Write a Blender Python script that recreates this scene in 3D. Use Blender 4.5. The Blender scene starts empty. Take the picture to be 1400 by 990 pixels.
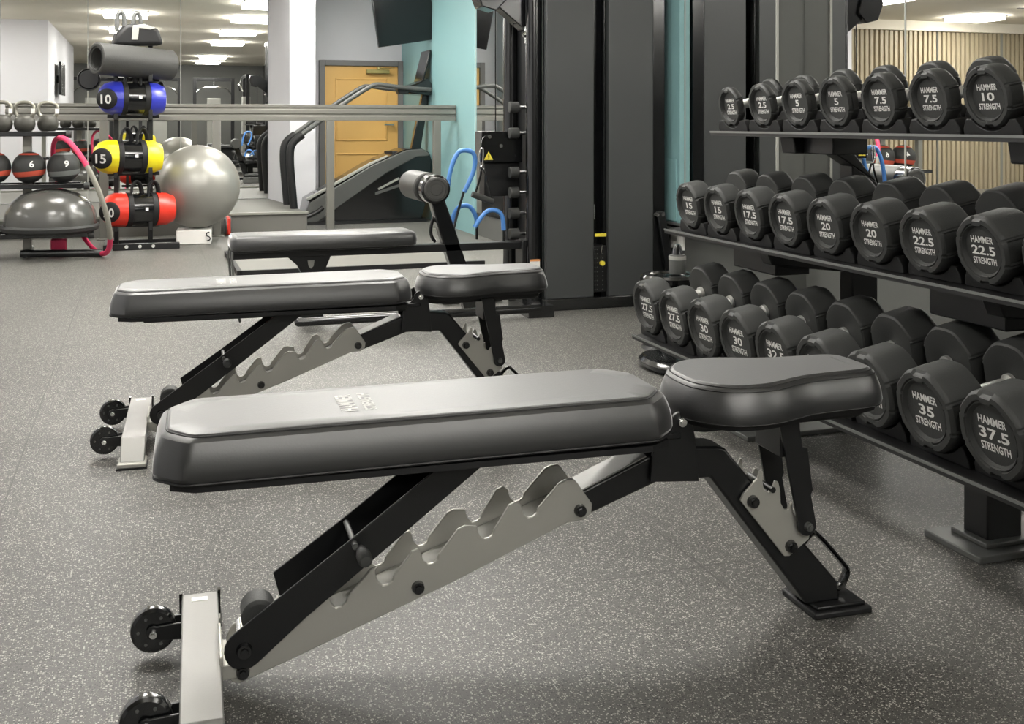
import bpy, bmesh, math, random
from mathutils import Vector, Matrix, Euler
random.seed(7)
PI = math.pi
R = math.radians
sc = bpy.context.scene
C = sc.collection

# ------------------------------------------------------------ camera, world, exposure
cam_d = bpy.data.cameras.new('camera'); cam = bpy.data.objects.new('camera', cam_d); C.objects.link(cam)
cam_d.sensor_width = 36.0; cam_d.lens = 36.0 * 1500 / 1400
cam_d.shift_x = 0.0; cam_d.shift_y = -(495 - 168) / 1400.0
cam_d.clip_start = 0.05; cam_d.clip_end = 80
cam.location = (0, 0, 1.0)
cam.rotation_euler = (PI/2, 0, -math.atan2(502, 1500))
sc.camera = cam
w = bpy.data.worlds.new('world'); sc.world = w; w.use_nodes = True
w.node_tree.nodes['Background'].inputs[0].default_value = (.9, .95, 1, 1)
w.node_tree.nodes['Background'].inputs[1].default_value = .3
sc.view_settings.view_transform = 'Standard'
try: sc.view_settings.look = 'None'
except Exception: pass
sc.view_settings.gamma = 1.0; sc.view_settings.use_curve_mapping = False
sc.view_settings.exposure = 1.12
PANEL = 20.0            # strength of the ceiling panels

# ------------------------------------------------------------ materials
def srgb(r, g, b):
    f = lambda v: (v/255/12.92) if v/255 <= .04045 else ((v/255+.055)/1.055)**2.4
    return (f(r), f(g), f(b), 1)
def mat(name, col, rough=.5, metal=0., spec=.5, bump=0., bscale=60, coat=0., var=.06, vscale=8., ior=None, aniso=0):
    m = bpy.data.materials.new(name); m.use_nodes = True
    nt = m.node_tree; b = nt.nodes['Principled BSDF']
    tc = nt.nodes.new('ShaderNodeTexCoord')
    nz = nt.nodes.new('ShaderNodeTexNoise'); nz.inputs['Scale'].default_value = vscale; nz.inputs['Detail'].default_value = 3
    nt.links.new(tc.outputs['Object'], nz.inputs['Vector'])
    mx = nt.nodes.new('ShaderNodeMixRGB'); mx.blend_type = 'MULTIPLY'; mx.inputs[0].default_value = 1
    cr = nt.nodes.new('ShaderNodeValToRGB')
    cr.color_ramp.elements[0].color = (1-var,)*3+(1,); cr.color_ramp.elements[1].color = (1+var,)*3+(1,)
    nt.links.new(nz.outputs['Fac'], cr.inputs[0])
    mx.inputs[1].default_value = col; nt.links.new(cr.outputs[0], mx.inputs[2])
    nt.links.new(mx.outputs[0], b.inputs['Base Color'])
    b.inputs['Roughness'].default_value = rough; b.inputs['Metallic'].default_value = metal
    b.inputs['Specular IOR Level'].default_value = spec
    if ior: b.inputs['IOR'].default_value = ior
    if coat: b.inputs['Coat Weight'].default_value = coat; b.inputs['Coat Roughness'].default_value = .12
    if bump:
        n2 = nt.nodes.new('ShaderNodeTexNoise'); n2.inputs['Scale'].default_value = bscale; n2.inputs['Detail'].default_value = 4
        nt.links.new(tc.outputs['Object'], n2.inputs['Vector'])
        bp = nt.nodes.new('ShaderNodeBump'); bp.inputs['Strength'].default_value = bump; bp.inputs['Distance'].default_value = .01
        nt.links.new(n2.outputs['Fac'], bp.inputs['Height']); nt.links.new(bp.outputs[0], b.inputs['Normal'])
    return m
M = {}
M['vinyl'] = mat('black_vinyl', srgb(14, 15, 16), .44, spec=.5, bump=.02, bscale=260, ior=1.9)
_v = M['vinyl'].node_tree.nodes['Principled BSDF']; _v.inputs['Sheen Weight'].default_value = .85; _v.inputs['Sheen Roughness'].default_value = .27; _v.inputs['Sheen Tint'].default_value = (1, 1, 1, 1)
M['seam'] = mat('seam_piping', srgb(16, 16, 17), .5)
M['frame'] = mat('black_frame_paint', srgb(15, 16, 17), .36, bump=.05, bscale=400)
M['gloss'] = mat('gloss_black', srgb(12, 13, 14), .2, coat=.5)
M['silver'] = mat('silver_paint', srgb(138, 137, 134), .38, metal=.3, bump=.04, bscale=300)
M['plate'] = mat('brushed_steel', srgb(176, 175, 168), .36, metal=.6, bump=.03, bscale=200)
M['chrome'] = mat('chrome', srgb(225, 226, 225), .14, metal=1.)
M['knurl'] = mat('knurled_chrome', srgb(215, 215, 212), .28, metal=.9, bump=.4, bscale=500)
M['rubber'] = mat('black_rubber', srgb(54, 55, 54), .55, spec=.35, bump=.12, bscale=350)
M['rubber_dark'] = mat('dark_rubber', srgb(22, 22, 23), .55, spec=.4)
M['tray'] = mat('shelf_steel', srgb(12, 12, 13), .45)
M['edge'] = mat('shelf_edge', srgb(120, 122, 120), .35, metal=.5)
M['letter'] = mat('white_lettering', srgb(226, 226, 222), .6, var=.02)
M['grey_letter'] = mat('grey_lettering', srgb(205, 205, 202), .5, var=.02)
M['shroud'] = mat('grey_shroud', srgb(64, 66, 66), .42, var=.03, vscale=2)
M['white_wall'] = mat('white_paint', srgb(198, 198, 202), .7, bump=.05, bscale=90, var=.02)
M['dado'] = mat('grey_wall_paint', srgb(112, 113, 109), .6, var=.03)
M['teal'] = mat('teal_paint', srgb(124, 162, 164), .5, bump=.04, bscale=60, var=.03, vscale=3)
M['ceil'] = mat('ceiling_paint', srgb(236, 230, 214), .8, var=.02)
M['wall_dark'] = mat('dark_grey_wall', srgb(80, 81, 78), .6, var=.03)
M['plinth'] = mat('plinth_grey', srgb(98, 97, 92), .6, var=.03)
M['skirt'] = mat('skirting_paint', srgb(134, 134, 126), .5)
M['rail'] = mat('anodised_rail', srgb(122, 121, 115), .35, metal=.5, var=.03)
M['door'] = mat('door_veneer', srgb(216, 172, 98), .45, var=.08, vscale=3)
M['dframe'] = mat('door_frame_grey', srgb(108, 107, 106), .5)
M['screen'] = mat('tv_glass', srgb(6, 6, 7), .15)
M['pball'] = mat('pearl_ball', srgb(146, 145, 139), .34, metal=.35, spec=.6, var=.02)
M['blue'] = mat('blue_vinyl', srgb(44, 52, 165), .3, spec=.6)
M['yellow'] = mat('yellow_vinyl', srgb(228, 214, 22), .35, spec=.6)
M['red'] = mat('red_vinyl', srgb(214, 48, 30), .35, spec=.6)
M['stripe_red'] = mat('stripe_red', srgb(196, 84, 64), .5)
M['stripe_grey'] = mat('stripe_grey', srgb(116, 120, 118), .5)
M['pink'] = mat('pink_foam', srgb(206, 48, 90), .6)
M['hoopgrey'] = mat('grey_foam', srgb(128, 126, 116), .6)
M['skyblue'] = mat('blue_grip', srgb(78, 132, 200), .4)
M['bosu'] = mat('bosu_rubber', srgb(74, 74, 71), .25, spec=.7)
M['mat_roll'] = mat('exercise_mat', srgb(56, 56, 54), .6, bump=.1, bscale=120)
M['yel_label'] = mat('yellow_label', srgb(232, 214, 70), .5)
M['white_label'] = mat('white_label', srgb(236, 235, 230), .6)
M['orange'] = mat('orange_label', srgb(220, 150, 90), .6)
M['grey_plast'] = mat('grey_plastic', srgb(78, 79, 77), .45)
M['light_plast'] = mat('light_plastic', srgb(156, 156, 150), .42)
M['iron'] = mat('cast_iron', srgb(70, 69, 64), .5, metal=.3, bump=.25, bscale=120)
M['steel_handle'] = mat('steel_handle', srgb(140, 138, 128), .35, metal=.6)
M['foam'] = mat('grey_foam_vinyl', srgb(60, 60, 58), .45, spec=.5)
M['web'] = mat('satin_grey_steel', srgb(140, 139, 132), .6)
M['brass'] = mat('door_closer_metal', srgb(176, 164, 108), .35, metal=.7)

def mirror_mat():
    m = bpy.data.materials.new('mirror_glass'); m.use_nodes = True
    nt = m.node_tree; b = nt.nodes['Principled BSDF']
    b.inputs['Base Color'].default_value = (.84, .845, .83, 1); b.inputs['Metallic'].default_value = 1
    b.inputs['Roughness'].default_value = 0.0
    return m
M['mirror'] = mirror_mat()
def emit_mat():
    m = bpy.data.materials.new('lit_diffuser'); m.use_nodes = True
    nt = m.node_tree; b = nt.nodes['Principled BSDF']
    b.inputs['Base Color'].default_value = (.9, .9, .9, 1)
    b.inputs['Emission Color'].default_value = (1, .975, .925, 1); b.inputs['Emission Strength'].default_value = PANEL
    return m
M['lamp'] = emit_mat()

def floor_mat():
    m = bpy.data.materials.new('speckled_rubber_floor'); m.use_nodes = True
    nt = m.node_tree; N = nt.nodes; Lk = nt.links; b = N['Principled BSDF']
    tc = N.new('ShaderNodeTexCoord')
    # flecks: two voronoi layers
    cols = [(260, .26, (.012, .012, .011, 1)), (420, .16, (.30, .29, .26, 1)), (245, .22, (.40, .39, .35, 1))]
    base = N.new('ShaderNodeTexNoise'); base.inputs['Scale'].default_value = 1.2; base.inputs['Detail'].default_value = 5
    Lk.new(tc.outputs['Object'], base.inputs['Vector'])
    cr = N.new('ShaderNodeValToRGB'); cr.color_ramp.elements[0].position = .3; cr.color_ramp.elements[1].position = .7
    cr.color_ramp.elements[0].color = (.066, .064, .059, 1); cr.color_ramp.elements[1].color = (.084, .082, .076, 1)
    Lk.new(base.outputs['Fac'], cr.inputs[0]); last = cr.outputs[0]
    for sc_, th_, col in cols:
        v = N.new('ShaderNodeTexVoronoi'); v.inputs['Scale'].default_value = sc_
        Lk.new(tc.outputs['Object'], v.inputs['Vector'])
        sep = N.new('ShaderNodeSeparateColor'); Lk.new(v.outputs['Color'], sep.inputs[0])
        g = N.new('ShaderNodeMath'); g.operation = 'LESS_THAN'; g.inputs[1].default_value = th_; Lk.new(sep.outputs[0], g.inputs[0])
        d = N.new('ShaderNodeMath'); d.operation = 'LESS_THAN'; d.inputs[1].default_value = .45; Lk.new(v.outputs['Distance'], d.inputs[0])
        mu = N.new('ShaderNodeMath'); mu.operation = 'MULTIPLY'; Lk.new(g.outputs[0], mu.inputs[0]); Lk.new(d.outputs[0], mu.inputs[1])
        mx = N.new('ShaderNodeMixRGB'); Lk.new(mu.outputs[0], mx.inputs[0]); Lk.new(last, mx.inputs[1]); mx.inputs[2].default_value = col
        last = mx.outputs[0]
    # tile joints every .77 m
    sepx = N.new('ShaderNodeSeparateXYZ'); Lk.new(tc.outputs['Object'], sepx.inputs[0])
    masks = []
    for ax, off in (('X', -.35), ('Y', 2.98)):
        a = N.new('ShaderNodeMath'); a.operation = 'SUBTRACT'; a.inputs[1].default_value = off - .385; Lk.new(sepx.outputs[ax], a.inputs[0])
        p = N.new('ShaderNodeMath'); p.operation = 'PINGPONG'; p.inputs[1].default_value = .385
        a2 = N.new('ShaderNodeMath'); a2.operation = 'ADD'; a2.inputs[1].default_value = .77*40; Lk.new(a.outputs[0], a2.inputs[0])
        Lk.new(a2.outputs[0], p.inputs[0])
        g = N.new('ShaderNodeMath'); g.operation = 'GREATER_THAN'; g.inputs[1].default_value = .385 - .0022; Lk.new(p.outputs[0], g.inputs[0])
        masks.append(g.outputs[0])
    mxm = N.new('ShaderNodeMath'); mxm.operation = 'MAXIMUM'; Lk.new(masks[0], mxm.inputs[0]); Lk.new(masks[1], mxm.inputs[1])
    nz = N.new('ShaderNodeTexNoise'); nz.inputs['Scale'].default_value = 1.1; Lk.new(tc.outputs['Object'], nz.inputs['Vector'])
    mr = N.new('ShaderNodeMapRange'); mr.inputs[1].default_value = .35; mr.inputs[2].default_value = .65; mr.inputs[3].default_value = .5; mr.inputs[4].default_value = .95
    Lk.new(nz.outputs['Fac'], mr.inputs[0])
    mm = N.new('ShaderNodeMath'); mm.operation = 'MULTIPLY'; Lk.new(mxm.outputs[0], mm.inputs[0]); Lk.new(mr.outputs[0], mm.inputs[1])
    mx = N.new('ShaderNodeMixRGB'); Lk.new(mm.outputs[0], mx.inputs[0]); Lk.new(last, mx.inputs[1]); mx.inputs[2].default_value = (.045, .044, .04, 1)
    Lk.new(mx.outputs[0], b.inputs['Base Color'])
    b.inputs['Roughness'].default_value = .52; b.inputs['Specular IOR Level'].default_value = .5
    n3 = N.new('ShaderNodeTexNoise'); n3.inputs['Scale'].default_value = 220; Lk.new(tc.outputs['Object'], n3.inputs['Vector'])
    bp = N.new('ShaderNodeBump'); bp.inputs['Strength'].default_value = .08; bp.inputs['Distance'].default_value = .002
    Lk.new(n3.outputs['Fac'], bp.inputs['Height']); Lk.new(bp.outputs[0], b.inputs['Normal'])
    return m
M['floor'] = floor_mat()
def slat_mat():
    m = bpy.data.materials.new('timber_slats'); m.use_nodes = True
    nt = m.node_tree; N = nt.nodes; b = N['Principled BSDF']
    tc = N.new('ShaderNodeTexCoord'); nz = N.new('ShaderNodeTexNoise'); nz.inputs['Scale'].default_value = 3
    mp = N.new('ShaderNodeMapping'); mp.inputs['Scale'].default_value = (12, 12, 1)
    nt.links.new(tc.outputs['Object'], mp.inputs[0]); nt.links.new(mp.outputs[0], nz.inputs['Vector'])
    cr = N.new('ShaderNodeValToRGB'); cr.color_ramp.elements[0].color = srgb(160, 148, 122); cr.color_ramp.elements[1].color = srgb(182, 170, 144)
    nt.links.new(nz.outputs['Fac'], cr.inputs[0]); nt.links.new(cr.outputs[0], b.inputs['Base Color']); b.inputs['Roughness'].default_value = .5
    return m
M['slat'] = slat_mat()

# ------------------------------------------------------------ mesh helpers
def NB(): return bmesh.new()
def box(bm, c, s, rot=None):
    r = bmesh.ops.create_cube(bm, size=1)
    mt = Matrix.Translation(c) @ (Euler(rot).to_matrix().to_4x4() if rot else Matrix()) @ Matrix.Diagonal((*s, 1))
    bmesh.ops.transform(bm, matrix=mt, verts=r['verts'])
def b2(bm, x0, x1, y0, y1, z0, z1): box(bm, ((x0+x1)/2, (y0+y1)/2, (z0+z1)/2), (abs(x1-x0), abs(y1-y0), abs(z1-z0)))
def cyl(bm, a, b, r, r2=None, n=24, cap=True):
    a = Vector(a); b = Vector(b); d = b - a
    q = d.to_track_quat('Z', 'Y').to_matrix().to_4x4()
    bmesh.ops.create_cone(bm, cap_ends=cap, cap_tris=False, segments=n, radius1=r, radius2=r if r2 is None else r2, depth=d.length,
                          matrix=Matrix.Translation((a+b)/2) @ q)
def sph(bm, c, r, s=(1, 1, 1), n=24):
    bmesh.ops.create_uvsphere(bm, u_segments=n, v_segments=n//2, radius=r, matrix=Matrix.Translation(c) @ Matrix.Diagonal((*s, 1)))
def prism(bm, pts, a0, a1, axis='y'):
    """polygon of (p,q) extruded along an axis: y -> (p,a,q), x -> (a,p,q), z -> (p,q,a)"""
    f = {'y': lambda p, q, a: (p, a, q), 'x': lambda p, q, a: (a, p, q), 'z': lambda p, q, a: (p, q, a)}[axis]
    v0 = [bm.verts.new(f(p, q, a0)) for p, q in pts]; v1 = [bm.verts.new(f(p, q, a1)) for p, q in pts]
    n = len(pts); bm.faces.new(v0); bm.faces.new(v1[::-1])
    for i in range(n): bm.faces.new((v0[i], v1[i], v1[(i+1) % n], v0[(i+1) % n]))
def rings(bm, rr, close=False, cap=True):
    """skin a list of rings (each a list of 3D points)"""
    vs = [[bm.verts.new(p) for p in r] for r in rr]; n = len(vs[0])
    for i in range(len(vs) if close else len(vs)-1):
        A, B_ = vs[i], vs[(i+1) % len(vs)]
        for k in range(n): bm.faces.new((A[k], A[(k+1) % n], B_[(k+1) % n], B_[k]))
    if cap and not close: bm.faces.new(vs[0][::-1]); bm.faces.new(vs[-1])
def smooth_path(pts, it=2, closed=False):
    p = [Vector(q) for q in pts]
    for _ in range(it):
        o = [] if closed else [p[0]]
        m = len(p) if closed else len(p)-1
        for i in range(m):
            a, b = p[i], p[(i+1) % len(p)]; o += [a*.75+b*.25, a*.25+b*.75]
        if not closed: o.append(p[-1])
        p = o
    return p
def tube(bm, pts, r, n=12, it=2, closed=False, flat=None):
    p = smooth_path(pts, it, closed); rr = []; up = None
    for i, q in enumerate(p):
        a = p[i-1] if (i or closed) else p[i]; b = p[(i+1) % len(p)] if (i < len(p)-1 or closed) else p[i]
        d = (b-a).normalized()
        if up is None: up = Vector((0, 0, 1)) if abs(d.z) < .9 else Vector((1, 0, 0))
        s = d.cross(up).normalized(); up = s.cross(d).normalized()
        sx, sy = flat or (1, 1)
        rr.append([q + s*math.cos(2*PI*k/n)*r*sx + up*math.sin(2*PI*k/n)*r*sy for k in range(n)])
    rings(bm, rr, close=closed)
def lathe(bm, prof, mt=None, n=32, cap=True):
    rr = [[Vector((max(r, 1e-4)*math.cos(2*PI*k/n), max(r, 1e-4)*math.sin(2*PI*k/n), z)) for k in range(n)] for r, z in prof]
    if mt is not None: rr = [[mt @ v for v in q] for q in rr]
    rings(bm, rr, cap=cap)
def along(axis, c=(0, 0, 0)):
    e = {'x': (0, PI/2, 0), 'y': (-PI/2, 0, 0), 'z': (0, 0, 0), '-x': (0, -PI/2, 0)}[axis]
    return Matrix.Translation(c) @ Euler(e).to_matrix().to_4x4()
def obj(name, bm, m, parent=None, bevel=0., smooth=True, seg=2, loc=None, ang=35):
    if isinstance(bm, bmesh.types.BMesh):
        bmesh.ops.recalc_face_normals(bm, faces=bm.faces[:])
        me = bpy.data.meshes.new(name)
        if smooth:
            for f in bm.faces: f.smooth = True
        bm.to_mesh(me); bm.free()
        if smooth: me.set_sharp_from_angle(angle=R(ang))
    else: me = bm
    if not me.materials: me.materials.append(M[m] if isinstance(m, str) else m)
    o = bpy.data.objects.new(name, me); C.objects.link(o)
    if bevel:
        b = o.modifiers.new('b', 'BEVEL'); b.width = bevel; b.segments = seg; b.limit_method = 'ANGLE'; b.angle_limit = R(35); b.harden_normals = False
    if parent: o.parent = parent
    if loc: o.location = loc
    return o
def thing(name, label, cat, loc=(0, 0, 0), rot=(0, 0, 0), group=None):
    o = bpy.data.objects.new(name, None); C.objects.link(o); o.empty_display_size = .05
    o.location = loc; o.rotation_euler = rot; o['label'] = label; o['category'] = cat
    if group: o['group'] = group
    return o
def tag(o, label, cat, group=None):
    o['label'] = label; o['category'] = cat
    if group: o['group'] = group
    return o
def struct(name, bm, m, **k):
    o = obj(name, bm, m, smooth=False, **k); o['kind'] = 'structure'; return o
def kids(o): return [c for c in bpy.data.objects if c.parent == o]
def copy_tree(o, parent=None):
    c = o.copy(); C.objects.link(c)
    if parent: c.parent = parent
    for ch in kids(o): copy_tree(ch, c)
    return c
_tc = {}
def text_verts(s, bold=.024):
    """mesh of a word, unit cap size, centred; returns verts, faces"""
    if s in _tc: return _tc[s]
    cu = bpy.data.curves.new('t', 'FONT'); cu.body = s; cu.size = 1; cu.offset = bold; cu.resolution_u = 3
    cu.align_x = 'CENTER'; cu.align_y = 'CENTER'
    o = bpy.data.objects.new('t', cu); C.objects.link(o)
    dg = bpy.context.evaluated_depsgraph_get(); me = bpy.data.meshes.new_from_object(o.evaluated_get(dg))
    vs = [v.co.copy() for v in me.vertices]; fs = [tuple(p.vertices) for p in me.polygons]
    bpy.data.objects.remove(o); bpy.data.curves.remove(cu); bpy.data.meshes.remove(me)
    x0, x1 = min(v.x for v in vs), max(v.x for v in vs); y0, y1 = min(v.y for v in vs), max(v.y for v in vs)
    vs = [Vector((v.x-(x0+x1)/2, v.y-(y0+y1)/2, 0)) for v in vs]
    _tc[s] = (vs, fs, x1-x0, y1-y0); return _tc[s]
def add_text(bm, s, wd, ht, mt, th=.0006):
    """word scaled to wd x ht, in matrix mt (x right, y up, z out)"""
    vs, fs, W_, H_ = text_verts(s)
    ids = [bm.verts.new(mt @ Vector((v.x*wd/W_, v.y*ht/H_, th))) for v in vs]
    for f in fs:
        try: bm.faces.new([ids[i] for i in f])
        except ValueError: pass

# ================================================================= THE ROOM
XR = 2.8; YB = 12.3; ZC = 2.5; YS = 13.5
bm = NB(); b2(bm, -8.2, 3.1, -5, 13.8, -.1, 0); struct('floor', bm, 'floor')
bm = NB(); b2(bm, -8.2, 3.1, -5, 13.8, ZC, ZC+.1); struct('ceiling', bm, 'ceil')
bm = NB(); b2(bm, -8.2, 3.1, -5.1, -5, 0, ZC); struct('wall_rear', bm, 'dado')
bm = NB(); b2(bm, -8.3, -8.2, -5, 13.8, 0, ZC); struct('wall_left', bm, 'white_wall')
bm = NB(); b2(bm, XR+.162, 3.1, -5, 13.8, 0, ZC); b2(bm, XR+.012, 3.1, 4.472, 13.8, 0, ZC); struct('wall_right', bm, 'wall_dark')
bm = NB(); b2(bm, -2.95, 3.1, YB+.012, 13.8, 0, ZC); struct('wall_back', bm, 'white_wall')
bm = NB(); b2(bm, -8.2, -2.95, YS+.03, 13.8, 0, ZC)
struct('wall_back_slatted', bm, 'slat')
# pier on the left with an angled nib
bm = NB(); prism(bm, [(-1.34, 1.2), (-1.34, 7.25), (-3.2, 7.25), (-3.2, 1.2)], 0, ZC, 'z'); struct('wall_left_pier', bm, 'white_wall')
# raised plinth in front of the back mirrors
bm = NB(); b2(bm, -1.9, 1.42, 10.2, YB, 0, .165); struct('floor_plinth', bm, 'plinth')
bm = NB(); b2(bm, -1.9, 1.43, 10.18, 10.23, .165, .185); struct('trim_1', bm, 'skirt')
# white column
bm = NB(); prism(bm, [(1.292, YB), (1.405, 11.35), (1.665, 11.35), (1.665, YB)], 0, ZC, 'z'); struct('wall_column', bm, 'white_wall')
# teal painted stretch of the right wall and the pilaster beside the tower
bm = NB(); b2(bm, XR-.012, XR+.03, 9.4, YB+.01, 0, ZC); struct('wall_teal', bm, 'teal')
bm = NB(); b2(bm, XR-.03, XR+.03, 5.39, 6.0, .44, ZC); struct('wall_pilaster', bm, 'teal')
bm = NB(); b2(bm, XR-.04, XR-.028, 5.42, 5.7, .46, .80); o = obj('access_panel', bm, 'teal', bevel=.002)
tag(o, 'square teal access cover low on the teal pilaster behind the rack', 'panel')
bm = NB(); b2(bm, XR-.045, XR+.03, 4.48, 6.0, .405, .425); b2(bm, XR-.045, XR+.03, 4.48, 6.0, .44, .452); struct('trim_2', bm, 'edge')
# slatted timber
bm = NB()
x = -8.15
while x < -3.0:
    b2(bm, x, x+.05, YS-.03, YS+.03, 0, 2.36); x += .085
o = struct('wall_slats', bm, 'slat')
bm = NB(); b2(bm, -6.48, -6.44, YS-.04, YS, 0, 2.36); b2(bm, -5.3, -5.28, YS-.035, YS, 0, 2.36); struct('trim_3', bm, 'skirt')
bm = NB(); b2(bm, -8.2, -2.95, YS-.10, YS+.05, 2.36, ZC); struct('trim_6', bm, 'ceil')
# door
t = obj('door_1', (lambda bm: (b2(bm, 1.90, 2.73, YB-.045, YB+.01, .0, 1.64), bm)[1])(NB()), 'door', bevel=.003); t['kind'] = 'structure'
bm = NB()
for z0, z1 in ((.14, .66), (.80, 1.50)):
    for a, b, c_, d in ((2.02, 2.61, z0, z0+.018), (2.02, 2.61, z1-.018, z1), (2.02, 2.038, z0, z1), (2.592, 2.61, z0, z1)):
        b2(bm, a, b, YB-.056, YB-.04, c_, d)
obj('door_moulding', bm, 'door', t, bevel=.004)
bm = NB(); b2(bm, 1.84, 1.90, YB-.08, YB+.01, 0, 1.70); b2(bm, 2.73, 2.787, YB-.08, YB+.01, 0, 1.70); b2(bm, 1.90, 2.73, YB-.08, YB+.01, 1.64, 1.70)
obj('door_frame', bm, 'dframe', t, bevel=.004)
bm = NB(); b2(bm, 2.36, 2.62, YB-.12, YB-.05, 1.555, 1.60); cyl(bm, (2.5, YB-.11, 1.6), (2.5, YB-.11, 1.63), .02)
box(bm, (2.58, YB-.16, 1.61), (.2, .02, .008), (0, 0, .5)); obj('door_closer', bm, 'brass', t, bevel=.004)
bm = NB(); cyl(bm, (2.66, YB-.05, .98), (2.66, YB-.12, .98), .012); b2(bm, 2.56, 2.67, YB-.125, YB-.105, .97, .99); obj('door_handle', bm, 'chrome', t, bevel=.003)

# mirrors
def mirror(name, x0, x1, y0, y1, z0, z1, label, grp):
    bm = NB(); b2(bm, x0, x1, y0, y1, z0, z1)
    o = obj(name, bm, 'mirror', smooth=False); tag(o, label, 'mirror', grp)
    return o
G1 = 'mirror panels on the back wall'
for a, b, lb in ((-1.404, -.566, 'leftmost frameless mirror panel on the back wall above the ball rack'),
                 (-.566, .365, 'middle frameless mirror panel on the back wall behind the power bag stand'),
                 (.365, 1.287, 'frameless mirror panel between the silver ball and the white column')):
    mirror('wall_mirror', a+.004, b-.004, YB-.002, YB+.01, .17, ZC-.02, lb, G1)
bm = NB()
for xx in (-1.404, -.566, .365): b2(bm, xx-.004, xx+.004, YB-.004, YB+.01, .17, ZC-.02)
struct('trim_4', bm, 'light_plast')
G2 = 'mirror panels on the right wall'
seams = [-.85, .07, .99, 1.91, 2.83, 3.745, 4.47, 5.388]
lbs = {3.745: 'wall mirror panel behind the dumbbell rack left of the visible seam', 2.83: 'wall mirror panel at the right picture edge behind the 10 dumbbell',
       4.47: 'wall mirror panel reflecting the cable tower, right of the teal pilaster'}
for i in range(len(seams)-1):
    XM = XR if seams[i] >= 4.47 else XR+.15
    mirror('wall_mirror', XM, XM+.011, seams[i]+.003, seams[i+1]-.003, .455, ZC-.02,
           lbs.get(seams[i], 'wall mirror panel on the right wall, %s past the picture edge' % ['fourth', 'third', 'second', 'first'][i] if i < 4 else 'wall mirror panel'), G2)
for a, b, lb in ((6.0, 7.4, 'wall mirror panel hidden largely behind the grey cable tower'), (7.4, 8.31, 'narrow mirror strip seen beside the tower post'),
                 (8.31, 9.4, 'narrow mirror strip next to the teal wall showing the stair climber')):
    mirror('wall_mirror', XR, XR+.011, a+.003, b-.003, .2, ZC-.02, lb, G2)
bm = NB()
for yy in seams[6:] + [6.0, 7.4, 8.31, 9.4]: b2(bm, XR-.003, XR+.01, yy-.003, yy+.003, .455, ZC-.02)
for yy in seams[:6]: b2(bm, XR+.147, XR+.16, yy-.003, yy+.003, .455, ZC-.02)
struct('trim_5', bm, 'light_plast')

# ceiling lights, a few of them added as fill
def ceiling_light(x, y, lb, s=.6):
    t = thing('ceiling_light', lb, 'light', (x, y, ZC), group='recessed square ceiling lights')
    bm = NB(); h = s/2
    for a, b, c_, d in ((-h, h, -h, -h+.02), (-h, h, h-.02, h), (-h, -h+.02, -h, h), (h-.02, h, -h, h)): b2(bm, a, b, c_, d, -.012, 0)
    obj('light_frame', bm, 'white_label', t)
    bm = NB(); b2(bm, -h+.022, h-.022, -h+.022, h-.022, -.06, -.002); obj('diffuser', bm, 'lamp', t, smooth=False)  # diffuser made to hang down so its glowing sides light the ceiling
for y in (10.6, 8.6, 6.1, 3.7, -.9, -3.0): ceiling_light(1.45, y, 'square ceiling light %s of the row over the benches' % {10.6: 'nearest the white column', 8.6: 'second from the back mirror', 6.1: 'third from the back mirror', 3.7: 'fourth from the back mirror', 1.2: 'above the nearest bench', -.9: 'just behind the camera', -3.0: 'nearest the rear wall'}[y])
for y in (8.8, 6.1, 3.7, -.9, -3.0): ceiling_light(-.25, y, 'square ceiling light %s of the row on the ball rack side' % {8.8: 'seen over the kit bag', 6.1: 'added as fill, fourth from the rear wall', 3.7: 'above the second bench', 1.2: 'beside the nearest bench', -.9: 'just behind the camera', -3.0: 'nearest the rear wall'}[y])  # panel fourth from the rear wall is added to brighten the left floor
for y in (12.6, 11.0, 8.6, 6.2): ceiling_light(-5.2, y, 'square ceiling light %s, in the far left area' % {12.6: 'nearest the timber slats', 11.0: 'second from the timber slats', 8.6: 'third from the timber slats', 6.2: 'fourth from the timber slats'}[y])
ceiling_light(2.25, 7.9, 'square fill light added between the teal wall and the cable tower')  # added unseen panel, lifts the tops of the bench pads
ceiling_light(-2.4, 11.0, 'square fill light added left of the ball rack near the back wall')  # added unseen panel, brightens the far left floor
ceiling_light(-2.4, 8.6, 'square fill light added directly left of the ball rack')  # second added panel for the far left floor
ceiling_light(-4.5, 1.0, 'square ceiling panel light in the rear left of the room')
bm = NB(); b2(bm, -5.3, -4.9, 11.45, 11.5, ZC-.006, ZC); tag(obj('ceiling_vent', bm, 'frame'), 'dark slot vent in the ceiling reflected left of the light', 'vent')
bm = NB(); b2(bm, -5.9, -5.4, 10.2, 10.26, ZC-.006, ZC); tag(obj('ceiling_vent', bm, 'frame'), 'dark slot vent in the ceiling reflected between two lights', 'vent')

# handrail
t = thing('handrail', 'grey ribbed metal barrier rail in front of the back mirrors', 'rail', (0, 10.0, 0))
bm = NB(); prof = [(-.03, 1.02), (-.03, 1.06), (-.018, 1.065), (-.018, 1.078), (-.03, 1.083), (-.03, 1.118), (-.018, 1.123), (-.018, 1.133), (-.03, 1.138), (-.03, 1.165), (.03, 1.165), (.03, 1.02)]
prism(bm, prof, -1.1, XR-.02, 'x'); obj('rail_bar', bm, 'rail', t, bevel=.003)
for x in (-.33, .60, 1.60, 2.60):
    bm = NB(); b2(bm, x-.035, x+.035, -.03, .03, 0, 1.02); b2(bm, x-.06, x+.06, -.05, .05, 0, .012); obj('post', bm, 'rail', t, bevel=.004)

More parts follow.
